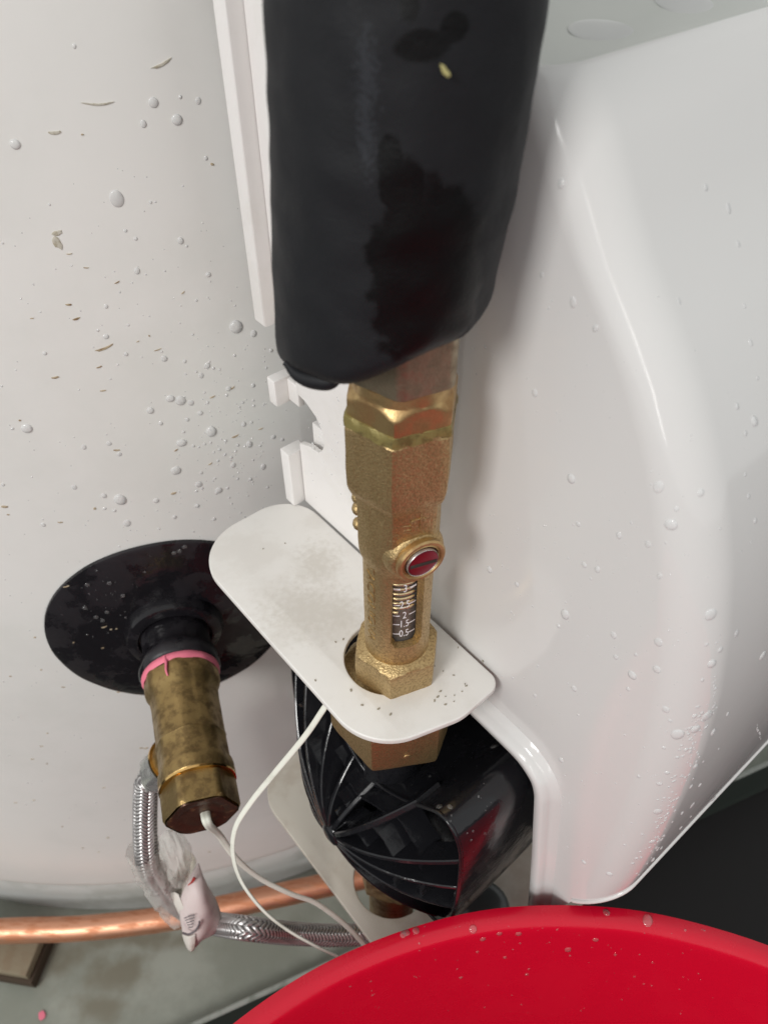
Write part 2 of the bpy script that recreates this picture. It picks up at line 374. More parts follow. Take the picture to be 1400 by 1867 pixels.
# rear flange, standing off the plate
def bx(a0, a1, n0, n1, z0, z1, bev=.0006):
    return box(W((a0+a1)/2, (n0+n1)/2, (z0+z1)/2), DV, UZ, NV, a1-a0, z1-z0, n1-n0, bev)
put('flange', bx(-.2492, -.2417, NP - .0063, NP + .006, -.1695, .06), M['white'], brk)
put('flange_tab', bx(-.2455, -.2400, NP - .0063, NP + .0045, -.2085, -.1955), M['white'], brk)
put('tab_root', bx(-.2400, -.2325, NP + .0003, NP + .0035, -.2075, -.1965), M['white'], brk)
put('flange_tab', bx(-.2418, -.2350, NP - .0063, NP + .0045, -.2655, -.2335), M['white'], brk)
put('inner_rib', bx(-.232, -.205, NP + .006, NP + .014, -.2660, -.2185), M['white'], brk)
# raised panel behind the foam
rp = rnd_poly([(-.2300, .0), (-.2300, -.145), (-.160, -.145), (-.160, .0)], .008)
put('raised_panel', slab([rp], .004, W(0, NP - .002, 0), DV, UZ, .0008), M['white'], brk)
# shelf
def shelf_outline(a_in, grow=0):
    return rnd_poly([(-.2440 - grow, NP - .0005), (-.2440 - grow, .0855), (-.1150 + .004, .0855), (-.1000, .122), (-.1010, NP - .0005)],
                    [.020, .026, .027, .020, .006], 14)
HC = at_drop(708, 1198, .267); MX = Vector((.0050, .18, 0)); ma, mn = MX.dot(DV), MX.dot(NV)
sh = slab([shelf_outline(0), circle2(HC.dot(DV), HC.dot(NV), .0180, 64)], .0032, Vector((0, 0, H - .2675)), DV, NV, .0007)
put('shelf', sh, M['shelf'], brk)
lo = rnd_poly([(-.243, .1445), (-.243, .0860), (-.105, .0860), (-.052, .124), (-.050, .1445)], [.012, .030, .020, .01, .004], 14)
put('lower_shelf', slab([lo, circle2(ma, mn, .0235, 64)], .004, Vector((0, 0, H - .500)), DV, NV, .0008), M['oldwhite'], brk)
put('lower_shelf_rear', slab([[(-.243, .1455), (-.243, .21), (-.05, .21), (-.05, .1455)]], .004, Vector((0, 0, H - .5005)), DV, NV, .0008), M['oldwhite'], brk)
# lower plate = frame left of the pump opening
op_l, op_r = -.2575, -.0700
lp = [(-.268, -.385), (-.2575, -.385), (-.2575, -.455), (-.2475, -.466), (-.21, -.470), (-.21, -.4975), (-.250, -.4975), (-.262, -.487), (-.268, -.47)]
put('lower_frame', slab([lp], .0035, W(0, NP + .0015, 0), DV, UZ, .0008), M['white'], brk)

# ================================================================ COVER
cov = thing('station_cover', 'large glossy white curved plastic cover right of the brass flow meter', 'cover', W(-.09, .3, -.4))
fr = [(-.80, -.0560), (-.40, -.0560), (-.20, -.0560), (-.150, -.0558), (-.132, -.0552), (-.1250, -.0540), (-.1210, -.0528), (-.1190, -.0524), (-.1165, -.0526), (-.1130, -.0550), (-.1085, -.0600), (-.1030, -.0672), (-.0960, -.0775), (-.088, -.0885), (-.077, -.1005), (-.067, -.1125),
      (-.0575, -.127), (-.0490, -.1430), (-.0415, -.161), (-.0350, -.182), (-.0295, -.206), (-.0255, -.235), (-.0235, -.262), (-.0222, -.290), (-.0220, -.312), (-.0220, -.328), (-.0222, -.3400), (-.0230, -.3510)]
NS = NP + .0012; rc = .015
rows = []
sidecurve = []
for i, (a, z) in enumerate(fr):
    a -= .0035 if a > -.12 else 0
    k = min(1, i / 5.0); r = rc
    row = []
    a_s = a - r; cs_ = 0
    # the deepest corner rounds upward near the top and bottom edges
    for q in range(13):
        t = R(90 * q / 12); dz = max(0, (-.262 - z) / .089) ** 1.6 * .025 * (1 - math.sin(t)); row.append(W(a_s + r * math.sin(t), NS + r - r * math.cos(t), z - dz))
    if z < -.262: z -= max(0, (-.262 - z) / .0725) ** 1.6 * 0
    for e in (.035, .06, .1, .16, .24, .34, .5, .8): row.append(W(a, NS + rc + e, fr[i][1]))
    rows.append(row); sidecurve.append((a_s, row[0].z - H))
front = loft(rows, False, False, closed=False)
# side wall polygon with the pump opening cut in
sc = [p for p in sidecurve if p[0] > -.175]
poly = [(-.134, sc[0][1])] + [p for p in sc if p[0] > -.134] if False else None
sw = [(-.1555, -.0540)] + [p for p in sidecurve if p[0] > -.150]
op = rnd_poly([(-.0700, -.40), (-.0700, -.2975), (-.0900, -.2975)], [0, .010, 0], 8)[1:-1]
sw += [(-.0530, -.430), (-.0590, -.430), (-.0690, -.322)] + [(-.0720, -.305), (-.0765, -.2985), (-.083, -.2965)] + [(-.1555, -.2965)]
side = mesh([W(a, NS, z) for a, z in sw], [tuple(range(len(sw)))])
cm = join(front, side)
bm = bmesh.new(); bm.from_mesh(cm); bmesh.ops.remove_doubles(bm, verts=bm.verts, dist=1e-5); bmesh.ops.recalc_face_normals(bm, faces=bm.faces); bm.to_mesh(cm); bm.free()
BV_cover = BVHTree.FromPolygons([v.co.copy() for v in cm.vertices], [tuple(p.vertices) for p in cm.polygons])
shell = put('shell', cm, [M['cover'], M['topshade']], cov, 40)
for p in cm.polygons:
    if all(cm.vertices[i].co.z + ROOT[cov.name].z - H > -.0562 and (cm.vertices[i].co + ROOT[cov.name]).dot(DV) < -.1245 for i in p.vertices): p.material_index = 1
edge = [p for p in rows[-1][:-4]]; put('bottom_edge', sweep([p + Vector((0, 0, .0004)) for p in edge], .0011, 10), M['cover'], cov, 60)
# raised lip round the pump opening, with a fillet into the shell
path = [(-.150, -.2935), (-.120, -.2935), (-.095, -.2935), (-.0835, -.2940), (-.0770, -.2965), (-.0715, -.3010), (-.0683, -.3080), (-.0668, -.3160), (-.0640, -.335), (-.0600, -.362), (-.055, -.400), (-.051, -.432)]
pp = catmull([W(a, NP, z) for a, z in path], 8)
def lipsec(pts):
    prof = [(-.0042, .0030), (-.0046, -.0040), (-.0036, -.0052), (-.0004, -.0054), (.0010, -.0046), (.0016, -.0022), (.0026, -.0008), (.0046, .0004), (.0060, .0030)]
    rings = []
    for i, p in enumerate(pts):
        t = (pts[min(i+1, len(pts)-1)] - pts[max(i-1, 0)]).normalized(); outw = NV.cross(t); 
        if outw.dot(Vector(DV) + UZ) < 0: outw = -outw
        rings.append([p + outw * q[0] + NV * q[1] for q in prof])
    return loft(rings, True, True)
put('opening_lip', lipsec(pp), M['cover'], cov, 50)
# near-black panels standing in for the shade inside the opening
put('cavity_shade_back', box(W(-.180, .255, -.34), DV, UZ, NV, .21, .17, .003, .0005), M['dark'], cov)
put('cavity_shade_side', box(W(-.062, .205, -.29), NV, UZ, DV, .10, .09, .003, .0005), M['dark'], cov)
put('cavity_shade_side', box(W(-.30, .235, -.36), NV, UZ, DV, .06, .24, .003, .0005), M['dark'], cov)

# ================================================================ FLOW METER (axis vertical through MX)
def mz(y, Y=.1645): return zY(y, Y)
fm = thing('flow_meter', 'brass inline flow meter with slotted screw and white printed scale window', 'flow meter', (MX.x, MX.y, H - .275))
AX = Vector((MX.x, MX.y, 0)); UP = Vector((0, 0, 1)); REF = Vector((0, -1, 0))
def vloft(sections, seg=72, rot=-9, cap0=True, cap1=True, jit=0, jscale=300, O=AX, rnd=.988):
    """sections (z, Rcorner, hexness, Rcap); theta 0 faces the camera side (-Y), growing to +X"""
    rings = []
    for z, Rc, h, cap in sections:
        ring = []
        for j in range(seg):
            th = 2 * math.pi * j / seg + R(rot)
            r = (1 - h) * Rc + h * hexr(th, Rc, R(rot), 6, rnd)
            r = min(r, cap)
            p = O + Vector((math.sin(th), -math.cos(th), 0)) * r + Vector((0, 0, H + z))
            if jit: p += Vector((math.sin(th), -math.cos(th), 0)) * jit * noise.noise(p * jscale)
            ring.append(p)
        rings.append(ring)
    return loft(rings, cap0, cap1)
zt = -.1365; zh = -.1640
secs = [(zt - .0005, .0176, 1, .0140), (zt - .0015, .0176, 1, .0160)] + [(zt - .0025 - .0003*k, .0176, 1, .0163 + .0004*k) for k in range(6)] + \
       [(-.148, .0177, 1, 9), (-.155, .0177, 1, 9), (zh + .002, .0176, 1, 9), (zh, .0172, 1, 9), (zh - .002, .0162, .95, 9), (zh - .0040, .0150, .8, 9),
        (-.172, .0147, .75, 9), (-.180, .0146, .65, 9), (-.188, .0145, .5, 9), (-.1925, .0143, .35, 9), (-.1955, .0136, .2, 9), (-.1985, .0126, 0, 9)]
put('meter_body', vloft(secs, jit=.00035, jscale=260), M['brass'], fm, 28)
# moulding bumps on the rear left shoulder
for z, th in ((-.171, -80), (-.177, -84), (-.183, -80)):
    d = Vector((math.sin(R(th)), -math.cos(R(th)), 0))
    put('casting_lug', turn(AX + d * .0115 + Vector((0, 0, H + z)), d, [(0, .0024), (.0028, .0022), (.0036, .0015), (.0040, .0003)], 16), M['brass'], fm, 60)
# tube with window
rt, ri = .0124, .0098; zt0, zt1 = -.1965, -.2515; wz0, wz1 = -.2015, -.2385; wa0, wa1 = R(-13), R(44)
seg = 120; angs = [2 * math.pi * j / seg + 0 for j in range(seg)]
def snapang(a): return min(range(seg), key=lambda j: abs(((angs[j] - a + math.pi) % (2*math.pi)) - math.pi))
j0, j1 = snapang(wa0), snapang(wa1 ); span = (j1 - j0) % seg
zs = [zt0 + (zt1 - zt0) * k / 52 for k in range(53)]; k0 = min(range(53), key=lambda k: abs(zs[k] - wz0)); k1 = min(range(53), key=lambda k: abs(zs[k] - wz1))
V = []; Fc = []
def cyl(r, j, z): return Vector((MX.x + r * math.sin(angs[j % seg]), MX.y - r * math.cos(angs[j % seg]), H + z))
for z in zs:
    for j in range(seg): 
        p = cyl(rt, j, z); q = (p - Vector((MX.x, MX.y, p.z))).normalized(); V.append(p + q * .00012 * noise.noise(p * 500))
def inwin(k, j):
    jj = (j - j0) % seg
    if not (k0 <= k < k1 and jj < span): return False
    if k >= k1 - 2 and (jj < 2 - (k1 - 1 - k) or jj >= span - (2 - (k1 - 1 - k))): return False
    return True
for k in range(52):
    for j in range(seg):
        if not inwin(k, j): Fc.append((k*seg+j, k*seg+(j+1) % seg, (k+1)*seg+(j+1) % seg, (k+1)*seg+j))
tubem = mesh(V, Fc)
bm = bmesh.new(); bm.from_mesh(tubem); bm.verts.ensure_lookup_table()
be = [e for e in bm.edges if e.is_boundary and all(zs[2] > v.co.z - H > zs[-3] for v in e.verts)]
ret = bmesh.ops.extrude_edge_only(bm, edges=be)
for v in [g for g in ret['geom'] if isinstance(g, bmesh.types.BMVert)]:
    q = Vector((v.co.x - MX.x, v.co.y - MX.y, 0)); q2 = q.normalized() * .0093; v.co.x, v.co.y = MX.x + q2.x, MX.y + q2.y
bmesh.ops.recalc_face_normals(bm, faces=bm.faces); bm.to_mesh(tubem); bm.free()
put('meter_tube', tubem, M['brass'], fm, 40)
glass = put('scale_glass', turn(AX, UP, [(H + wz1 - .002, .0091), (H + wz0 + .002, .0091)], 64, cap0=False, cap1=False), M['glass'], fm, 60)
put('float_core', turn(AX, UP, [(H + wz1 - .003, .0078), (H - .2225, .0078), (H - .2220, .0066), (H + wz0 + .003, .0066)], 48), M['core'], fm, 40)
zc = [-.2022 - .0026 * k for k in range(8)]
for k in range(8):
    pts = []
    for j in range(49):
        th = 2 * math.pi * j / 48; pts.append(Vector((MX.x + .0079 * math.sin(th), MX.y - .0079 * math.cos(th), H + zc[k] - .0026 * j / 48)))
    put('spring_coil', sweep(pts, .00078, 8), M['spring'], fm, 60)
# printed scale
def wrap(me, r, z, az):
    for v in me.vertices:
        th = az + v.co.x / r; rr = r + v.co.z; v.co = Vector((MX.x + rr * math.sin(th), MX.y - rr * math.cos(th), H + z + v.co.y))
    return me
def strip(a, b, r, z, h):
    vs = []; fs = []
    for i in range(9):
        th = a + (b - a) * i / 8
        for zz in (z - h/2, z + h/2): vs.append(Vector((MX.x + r * math.sin(th), MX.y - r * math.cos(th), H + zz)))
    for i in range(8): fs.append((2*i, 2*i+2, 2*i+3, 2*i+1))
    return mesh(vs, fs)
for s, y in (('3', 1073), ('2.5', 1102), ('2', 1121.5), ('1.5', 1137), ('0.5', 1154)):
    z = zY(y, .1712)
    n_ = text_mesh(s, .0056); n_.transform(Matrix.Diagonal((.56, 1, 1, 1)))
    put('scale_numeral', wrap(n_, .00918, z, R(15)), M['ink'], fm, 0)
    for a, b in ((-11, 4), (26, 43)):
        put('scale_mark', strip(R(a), R(b), .00918, z, .00055 if s != '3' else .0009), M['ink'], fm, 0)
# raised lettering on the left flank of the tube, reading downwards
lt = text_mesh('TACONOVA', .0062, .0002); lt.transform(Matrix.Rotation(R(-90), 4, 'Z') @ Matrix.Diagonal((1.25, .9, 1, 1)))
put('raised_lettering', wrap(lt, rt + .00008, -.2185, R(-52)), M['brass'], fm, 30)
# flow arrow relief above the boss
ar = []
for (x, y, ww, hh) in ((0, .0024, .0046, .0004), (-.0021, 0, .0004, .0046), (.0010, .001, .0004, .0066), (-.0035, .0005, .0030, .0004), (.0030, .0018, .0018, .0004), (-.0035, -.0012, .0022, .0004)):
    b_ = box(Vector((x, y, 0)), Vector((1, 0, 0)), Vector((0, 1, 0)), UP, ww, hh, .0005, .0001); ar.append(b_)
arm = wrap(join(*ar), .01345, -.1735, R(24)); put('raised_arrow', arm, M['brass'], fm, 30)
# screw boss
az = R(27); dS = Vector((math.sin(az), -math.cos(az), 0)); sz = H + zY(1012, .169) + .0005
SO = AX + Vector((0, 0, sz))
put('screw_boss', turn(SO, dS, [(.004, .0112), (.0115, .0104), (.0132, .0096), (.0138, .0088)], 48), M['brass'], fm, 40)
put('screw_ring', turn(SO, dS, [(.0134, .0084), (.0146, .0088), (.0157, .0088), (.0163, .0082), (.0163, .0073), (.0157, .0068), (.0160, .0064), (.0155, .0060), (.0120, .0058)], 56, cap0=False, cap1=False), M['brass_s'], fm, 30)
tS, uS, vS = frame(dS)
scr = turn(SO, dS, [(.0125, .0055), (.0163, .0055), (.0168, .0053), (.0170, .0047), (.0170, .0020), (.0170, .0001)], 48)
put('screw_rim', turn(SO, dS, [(.0158, .0057), (.0166, .0057), (.0168, .0056), (.0167, .0055), (.0160, .00545)], 48, cap0=False, cap1=False), M['chrome'], fm, 40)
# dark strip laid across the head as its slot
put('screw_head', scr, M['screw'], fm, 30)
sl = (vS * math.cos(R(8)) + uS * math.sin(R(8)))
put('screw_slot', box(SO + dS * .01702, sl, dS.cross(sl), dS, .0098, .0014, .0003, .0001), M['slot'], fm, 0)
# lower union nut on the meter
zn = -.2505
secs = [(zn + .0008, .0120, 0, 9), (zn, .0174, 1, .0134), (zn - .0006, .0177, 1, .0152), (zn - .0012, .0177, 1, .0162), (zn - .0020, .0177, 1, .0168), (zn - .0028, .0177, 1, .0172), (zn - .004, .0177, 1, 9), (-.2590, .0177, 1, 9), (-.2670, .0176, 1, 9), (-.2685, .0170, 1, 9)]
put('lower_nut', vloft(secs, rot=-8, jit=.0002), M['brass'], fm, 28)
put('inner_sleeve', vloft([(-.265, .012, 0, 9), (-.290, .012, 0, 9)], rot=0), M['brass'], fm, 40)

# top union (hex nut, turned collar, hex with sealant)
tu = thing('union_nut', 'tarnished bronze hex union nut between black foam and flow meter', 'pipe fitting', (MX.x, MX.y, H - .139))
O2 = AX + Vector((.0006, 0, 0))
secs = [(-.088, .0164, 1, .0150), (-.0895, .0166, 1, 9), (-.100, .0166, 1, 9), (-.1215, .0165, 1, 9), (-.1234, .0165, 1, 9), (-.1238, .0162, 1, 9)]
put('upper_hex', vloft(secs, rot=-5, jit=.0001, jscale=300, O=O2, seg=144, rnd=.965), M['bronze'], tu, 28)
secs = [(-.1235, .0144, 0, 9), (-.1262, .0147, 0, 9), (-.1272, .0168, 1, .0148)] + [(-.1272 - .0006 * k, .0171, 1, .0148 + .00042 * k) for k in range(1, 7)] + [(-.1312, .0171, 1, 9), (-.1362, .0171, 1, 9)]
put('lower_hex', vloft(secs, rot=-9, jit=.0001, O=AX + Vector((.0004, 0, 0))), M['brass_s'], tu, 28)
put('sealant_band', vloft([(-.1350, .0167, 1, 9), (-.1354, .0174, 1, 9), (-.1372, .0178, 1, 9), (-.1390, .0177, 1, 9)], rot=-9, jit=.0007, jscale=400), M['sealant'], tu, 40)
# ================================================================ FOAM INSULATION
fo = thing('pipe_insulation', 'thick black foam insulation sleeve hanging over the brass union', 'pipe insulation', (.004, .18, H - .12))
rings = []
def foam_end(th):                           # th 0 faces camera, + to the right
    x, y = math.sin(th), -math.cos(th)
    return -.1095 + .0085 * x - .0035 * (y + 1) + .0012 * math.sin(5 * th) 
NF = 110; NT = 96
for k in range(NF + 9):
    ring = []
    for j in range(NT):
        th = 2 * math.pi * j / NT; x, y = math.sin(th), -math.cos(th); ze = foam_end(th)
        if k <= NF:
            t = 1 - (1 - k / NF) ** 1.0
            z = .05 + (ze - .05) * t; u = max(0, (z - ze)); rr = .0072
            r = .0288
            tz = (z + .02) / -.09
            r += -.0012 * max(0, 1 - tz)
            if z < -.07: r -= .0030 * max(0, (-.07 - z) / .04) * (max(0, x) ** 1.5)
            if u < rr: r -= rr - math.sqrt(max(0, rr * rr - (rr - u) ** 2))
        else:
            q = (k - NF) / 8; z = ze + .004 * q; r = (.0288 - .0072 - .0018 * max(0, x)) * (1 - q) + .0165 * q
        cx = .0064 - .0062 * min(1, max(0, (-z) / .11)); 
        p = Vector((cx + r * x, .1805 + r * y * .98, H + z))
        d = Vector((x, y, 0)); p += d * (.00035 * noise.noise(p * 45) + .0004 * noise.noise(p * 130))
        ring.append(p)
    rings.append(ring)
put('foam_sleeve', loft(rings, True, False), M['foam'], fo, 60)
# torn skirt of rubber at the rear left corner
flap = []
fp = [at_Y(520, 660, .168), at_Y(540, 680, .166), at_Y(560, 689, .1645), at_Y(582, 693, .163), at_Y(600, 694, .162), at_Y(612, 689, .162), at_Y(622, 680, .163)]
put('torn_edge', sweep(catmull(fp, 6), lambda t: .0022 * math.sin(math.pi * min(.98, max(.04, t))) ** .6 + .0003, 10), M['foam'], fo, 60)

# ================================================================ PUMP
pu = thing('circulation_pump', 'black ribbed pump housing hanging in the white opening below the shelf', 'pump', W(ma, mn, -.47))
PC = (-.136, -.366)
right = [(.0, .018), (.012, .024), (.026, .036), (.038, .050), (.046, .058), (.053, .058), (.0585, .050), (.061, .036), (.062, .012), (.062, -.016), (.060, -.042), (.054, -.056), (.044, -.060), (.030, -.056), (.014, -.050)]
left = [(-x, y) for x, y in right[1:]]
outl = right + [(0, -.048)] + list(reversed(left))
def dense(pts, n):
    v = [Vector((*p, 0)) for p in pts]; v.append(v[0]); L = []
    out = catmull(v, 6)[:-1]; return [(p.x, p.y) for p in out]
outl = dense(outl, 0)
def rimn(x, y): return .105 + .001 * math.cos(x * 60)
layers = [(.1050, .965, 0), (.1044, .985, 0), (.1052, 1.0, 0), (.112, 1.004, 0), (.130, 1.0, 0), (.160, .985, 0), (.185, .95, 0), (.196, .88, 0), (.200, .75, 0)]
rings = [[W(PC[0] + x * s, n, PC[1] + y * s) for x, y in outl] for n, s, _ in layers]
# dish behind the ribs
inner = [[W(PC[0] + x * s, n, PC[1] + y * s) for x, y in outl] for n, s in ((.129, .12), (.130, .4), (.129, .70), (.126, .89), (.116, .940), (.1058, .945))]
phm = loft(inner + rings, True, True)
BV_pump = BVHTree.FromPolygons([v.co.copy() for v in phm.vertices], [tuple(p.vertices) for p in phm.polygons])
put('pump_housing', phm, M['black'], pu, 32)
HB = Vector((PC[0] - .0, 0, PC[1] - .010)); HN = .0795
hub = W(HB.x, HN, HB.z)
def bow(x, y, t):                           # rib crest from hub (t=0) to the rim (t=1)
    a = HB.x + (PC[0] + x - HB.x) * t; z = HB.z + (PC[1] + y - HB.z) * t
    return W(a, HN + (.1055 - HN) * (t ** 2.1), z)
def ribplate(x, y, th=.0016, depth=.013):
    """a thin web standing on the dish: crest bowed, bottom running back"""
    dirn = Vector((x, y)).normalized(); sidev = (DV * -dirn.y + UZ * dirn.x) * th / 2
    rr = []
    for k in range(13):
        t = k / 12 * .985; p = bow(x, y, t); dpt = min(depth, .129 - p.dot(NV)) if True else depth
        q = p + NV * dpt
        rr.append([p - sidev * .6, p + sidev * .6, p + sidev + NV * .0006, q + sidev, q - sidev, p - sidev + NV * .0006])
    return loft(rr, True, True)
import itertools
rimpts = [(.004, .020), (.033, .045), (.060, .034), (.061, .006), (.061, -.020), (.051, -.054), (.022, -.052), (-.006, -.048), (-.030, -.053), (-.054, -.052), (-.061, -.02), (-.061, .010), (-.058, .044), (-.047, .056), (-.028, .038), (-.012, .024)]
for x, y in rimpts: put('rib', ribplate(x, y, random.choice((.0020, .0025, .0030))), M['black'], pu, 30)
# cross webs between ribs
for f_, sel, dp in ((.36, range(0, 16), .0030), (.60, range(1, 16, 2), .0012), (.78, range(0, 16, 3), .0012), (.72, range(0, 16), .0060)):
    for i in sel:
        a = rimpts[i]; b = rimpts[(i + 1) % 16]; rr = []
        for k in range(5):
            t = k / 4; x = a[0] + (b[0] - a[0]) * t; y = a[1] + (b[1] - a[1]) * t
            p = bow(x, y, f_ + random.uniform(-.01, .01)) + NV * dp; q = p + NV * .011
            tn = DV * (b[0] - a[0]) + UZ * (b[1] - a[1]); s_ = tn.normalized().cross(NV) * .0009
            rr.append([p - s_, p + s_, q + s_, q - s_])
        put('cross_web', loft(rr, True, True), M['black'], pu, 0)
bead = [W(PC[0] + x * .985, .1046, PC[1] + y * .985) for x, y in outl]; bead += bead[:2]
put('rim_bead', sweep(bead, .0010, 8, cap=False), M['black'], pu, 60)
put('hub', turn(hub + NV * .016, -NV, [(0, .0090), (.010, .0078), (.0145, .0068), (.0168, .0050), (.0175, .0022), (.0175, .0002)], 28), M['black'], pu, 40)
# top neck and motor behind
put('inlet_neck', vloft([(-.300, .0140, 0, 9), (-.330, .0145, 0, 9), (-.352, .016, 0, 9)], rot=0, O=Vector((MX.x, MX.y, 0))), M['black'], pu, 40)
put('motor', turn(W(PC[0] + .01, .19, PC[1] + .005), NV, [(0, .052), (.02, .052), (.045, .049), (.052, .044)], 48), M['dark'], pu, 40)
rot_nut = -20
secs = [(-.2785, .0225, 1, .0205), (-.2792, .0275, 1, .0240)] + [(-.2797 - .0006*k, .0280, 1, .0246 + .0007*k) for k in range(5)] + [(-.2835, .0280, 1, 9), (-.3060, .0280, 1, 9), (-.3090, .0272, 1, 9), (-.3105, .0260, 1, .0252)]
put('inlet_nut', vloft(secs, rot=rot_nut, jit=.0002, O=AX - Vector((.0006, 0, 0))), M['brass'], pu, 28)
dm = Vector((math.sin(R(12)), -math.cos(R(12)), 0))
put('nut_dimple', turn(AX - Vector((.0006, 0, 0)) + dm * .0238 + Vector((0, 0, H - .2995)), dm, [(0, .0016), (.0007, .0013), (.0009, .0006)], 16), M['brass'], pu, 50)
put('outlet_nut', vloft([(-.440, .020, 1, 9), (-.4585, .0215, 1, .019), (-.460, .0215, 1, 9), (-.484, .0215, 1, 9), (-.486, .0215, 1, .019)], rot=14), M['oldbrass'], pu, 28)
put('outlet_pipe', vloft([(-.484, .0145, 0, 9), (-.560, .0145, 0, 9)], rot=0), M['oldbrass'], pu, 28)
# small grey cap beside the pump
ck = at_drop(880, 1655, .49)
tag(put('rubber_cap', turn(Vector((ck.x, ck.y, H - .4975)), UP, [(0, .016), (.008, .0158), (.012, .014), (.0145, .009), (.015, .001)], 32), M['cap'], smooth=50, origin=(ck.x, ck.y, H - .4975)), 'dark grey rubber cap on the lower shelf, peeping over the red bucket', 'cap')

# ================================================================ SEAL DISC AND TEE
A = at_tank(316, 1137); ta = Vector((A.x - TC.x, A.y - TC.y, 0)).normalized(); th0 = math.atan2(ta.x, -ta.y)
gr = thing('seal_disc', 'wet black rubber seal disc round the tank outlet', 'seal', A)
def tankpt(u, v, off):
    th = th0 + u / TR; rr = TR + off; return Vector((TC.x + rr * math.sin(th), TC.y - rr * math.cos(th), A.z + v))
rd = .0712; rings = []
for r, off in ((.001, .004), (.026, .0042), (.03, .004), (.05, .0034), (rd - .002, .0026), (rd - .0004, .0020), (rd, .0004)):
    rings.append([tankpt(r * math.cos(2*math.pi*j/96), r * math.sin(2*math.pi*j/96), off + .0004 * noise.noise(Vector((r * 60, j * .3, 0)))) for j in range(96)])
put('disc', loft(rings, True, False), M['rubber'], gr, 50)
B = at_drop(370, 1488, H - A.z); TX = (B - A); TL = TX.length; TX.normalize()
def fs(px, py):                              # distance along the tee's axis nearest to a pixel
    best = min(((k / 400) * TL * 1.1 for k in range(401)), key=lambda s: abs(projy(A + TX * s) - py)); return best
def projy(P):
    v = P - CAM; d = v.y * K - v.z * K; return 933 - F * (v.y * K + v.z * K) / d
put('collar', turn(A, TX, [(.002, .0290), (.007, .0286), (.0105, .0270), (.0120, .0235), (.012, .0215), (.0095, .0205)], 64, fn=lambda th, s, r: r * (1 + .01 * math.sin(3 * th))), M['rubber'], gr, 40)
sB = fs(0, 1232)
put('neck_sleeve', turn(A, TX, [(.003, .0200), (sB * .45, .0195), (sB * .62, .0188), (sB * .70, .0218), (sB * .80, .0228), (sB * .92, .0224), (sB * .965, .0210)], 64,
    fn=lambda th, s, r: r + .0009 * noise.noise(Vector((math.cos(th) * 3, math.sin(th) * 3, s * 180)))), M['rubber'], gr, 50)
te = thing('tee_fitting', 'stained old brass tee with hexagonal plug screwed into the tank', 'pipe fitting', A + TX * .09)
put('thread_tape', turn(A, TX, [(sB * .93, .0200), (sB * .965, .0215), (sB * 1.03, .0217), (sB * 1.07, .0204)], 72,
    fn=lambda th, s, r: r + .0005 * noise.noise(Vector((math.cos(th) * 5, math.sin(th) * 5, s * 300))), cap0=False, cap1=False), M['pink'], te, 60)
tps = catmull([A + TX * (sB * 1.03 + q) + Vector((x, 0, z)) for q, x, z in ((0, -.0055, .0206), (.004, -.0050, .0208), (.009, -.0056, .0205), (.012, -.0052, .0195))], 6)
put('tape_tail', sweep(tps, lambda t: .0010 * (1 - .5 * t), 8), M['pink'], te, 60)
def seam(th, s, r):                           # mould lines of the casting
    d1 = abs(((th - R(-28) + math.pi) % (2*math.pi)) - math.pi)
    return r + .00035 * math.exp(-(d1 / .035) ** 2) + .00025 * noise.noise(Vector((math.cos(th) * 4, math.sin(th) * 4, s * 130)))
s1 = fs(0, 1262); s2 = fs(0, 1355); s3 = fs(0, 1430); s4 = fs(0, 1440)
def octo(th, s, r):
    return seam(th, s, r * (1 + .018 * math.cos(8 * th)))
put('tee_body', turn(A, TX, [(sB * .99, .0185), (sB * 1.02, .0204), (s1 - .003, .0205), (s1, .0198), (s1 + .003, .0184), (s1 + .008, .0180), (s2 - .0008, .0178), (s2, .0181), (s2 + .0008, .0178), (s3 - .011, .0180), (s3 - .009, .0188), (s3 - .006, .0192), (s3 - .0010, .0192), (s3, .0186)], 96, fn=octo), M['oldbrass'], te, 30)
put('washer', turn(A, TX, [(s3 - .0006, .0186), (s3 - .0004, .0195), (s3 + .0008, .0195), (s3 + .0010, .0186)], 72), M['gold'], te, 30)
def hx(th, s, r): return min(hexr(th, .0196, R(22), 6, .97), r)
put('hex_plug', turn(A, TX, [(s3 + .0008, .0178), (s3 + .0018, .0200), (TL - .0045, .0200), (TL - .0020, .0190), (TL - .0006, .0180)], 96, fn=hx, cap1=False), M['oldbrass'], te, 30)
put('plug_face', turn(A, TX, [(TL - .0007, .0179), (TL, .0170), (TL, .0120), (TL - .0006, .0110), (TL - .0002, .0085), (TL - .0006, .0040), (TL - .0006, .0002)], 72, fn=lambda th, s, r: min(hexr(th, .0180, R(22), 6, .97), r) + .0002 * noise.noise(Vector((math.cos(th) * 9, math.sin(th) * 9, r * 500)))), M['plugface'], te, 40)
# side branch
sb = fs(0, 1352); BO = A + TX * sb; bd = (at_Y(262, 1440, BO.y - .004) - BO).normalized()
put('branch', turn(BO, bd, [(0, .0125), (.021, .0125)], 48), M['oldbrass'], te, 40)
put('branch_washer', turn(BO, bd, [(.0205, .0105), (.0208, .0140), (.0225, .0140), (.0228, .0105)], 48), M['gold'], te, 40)
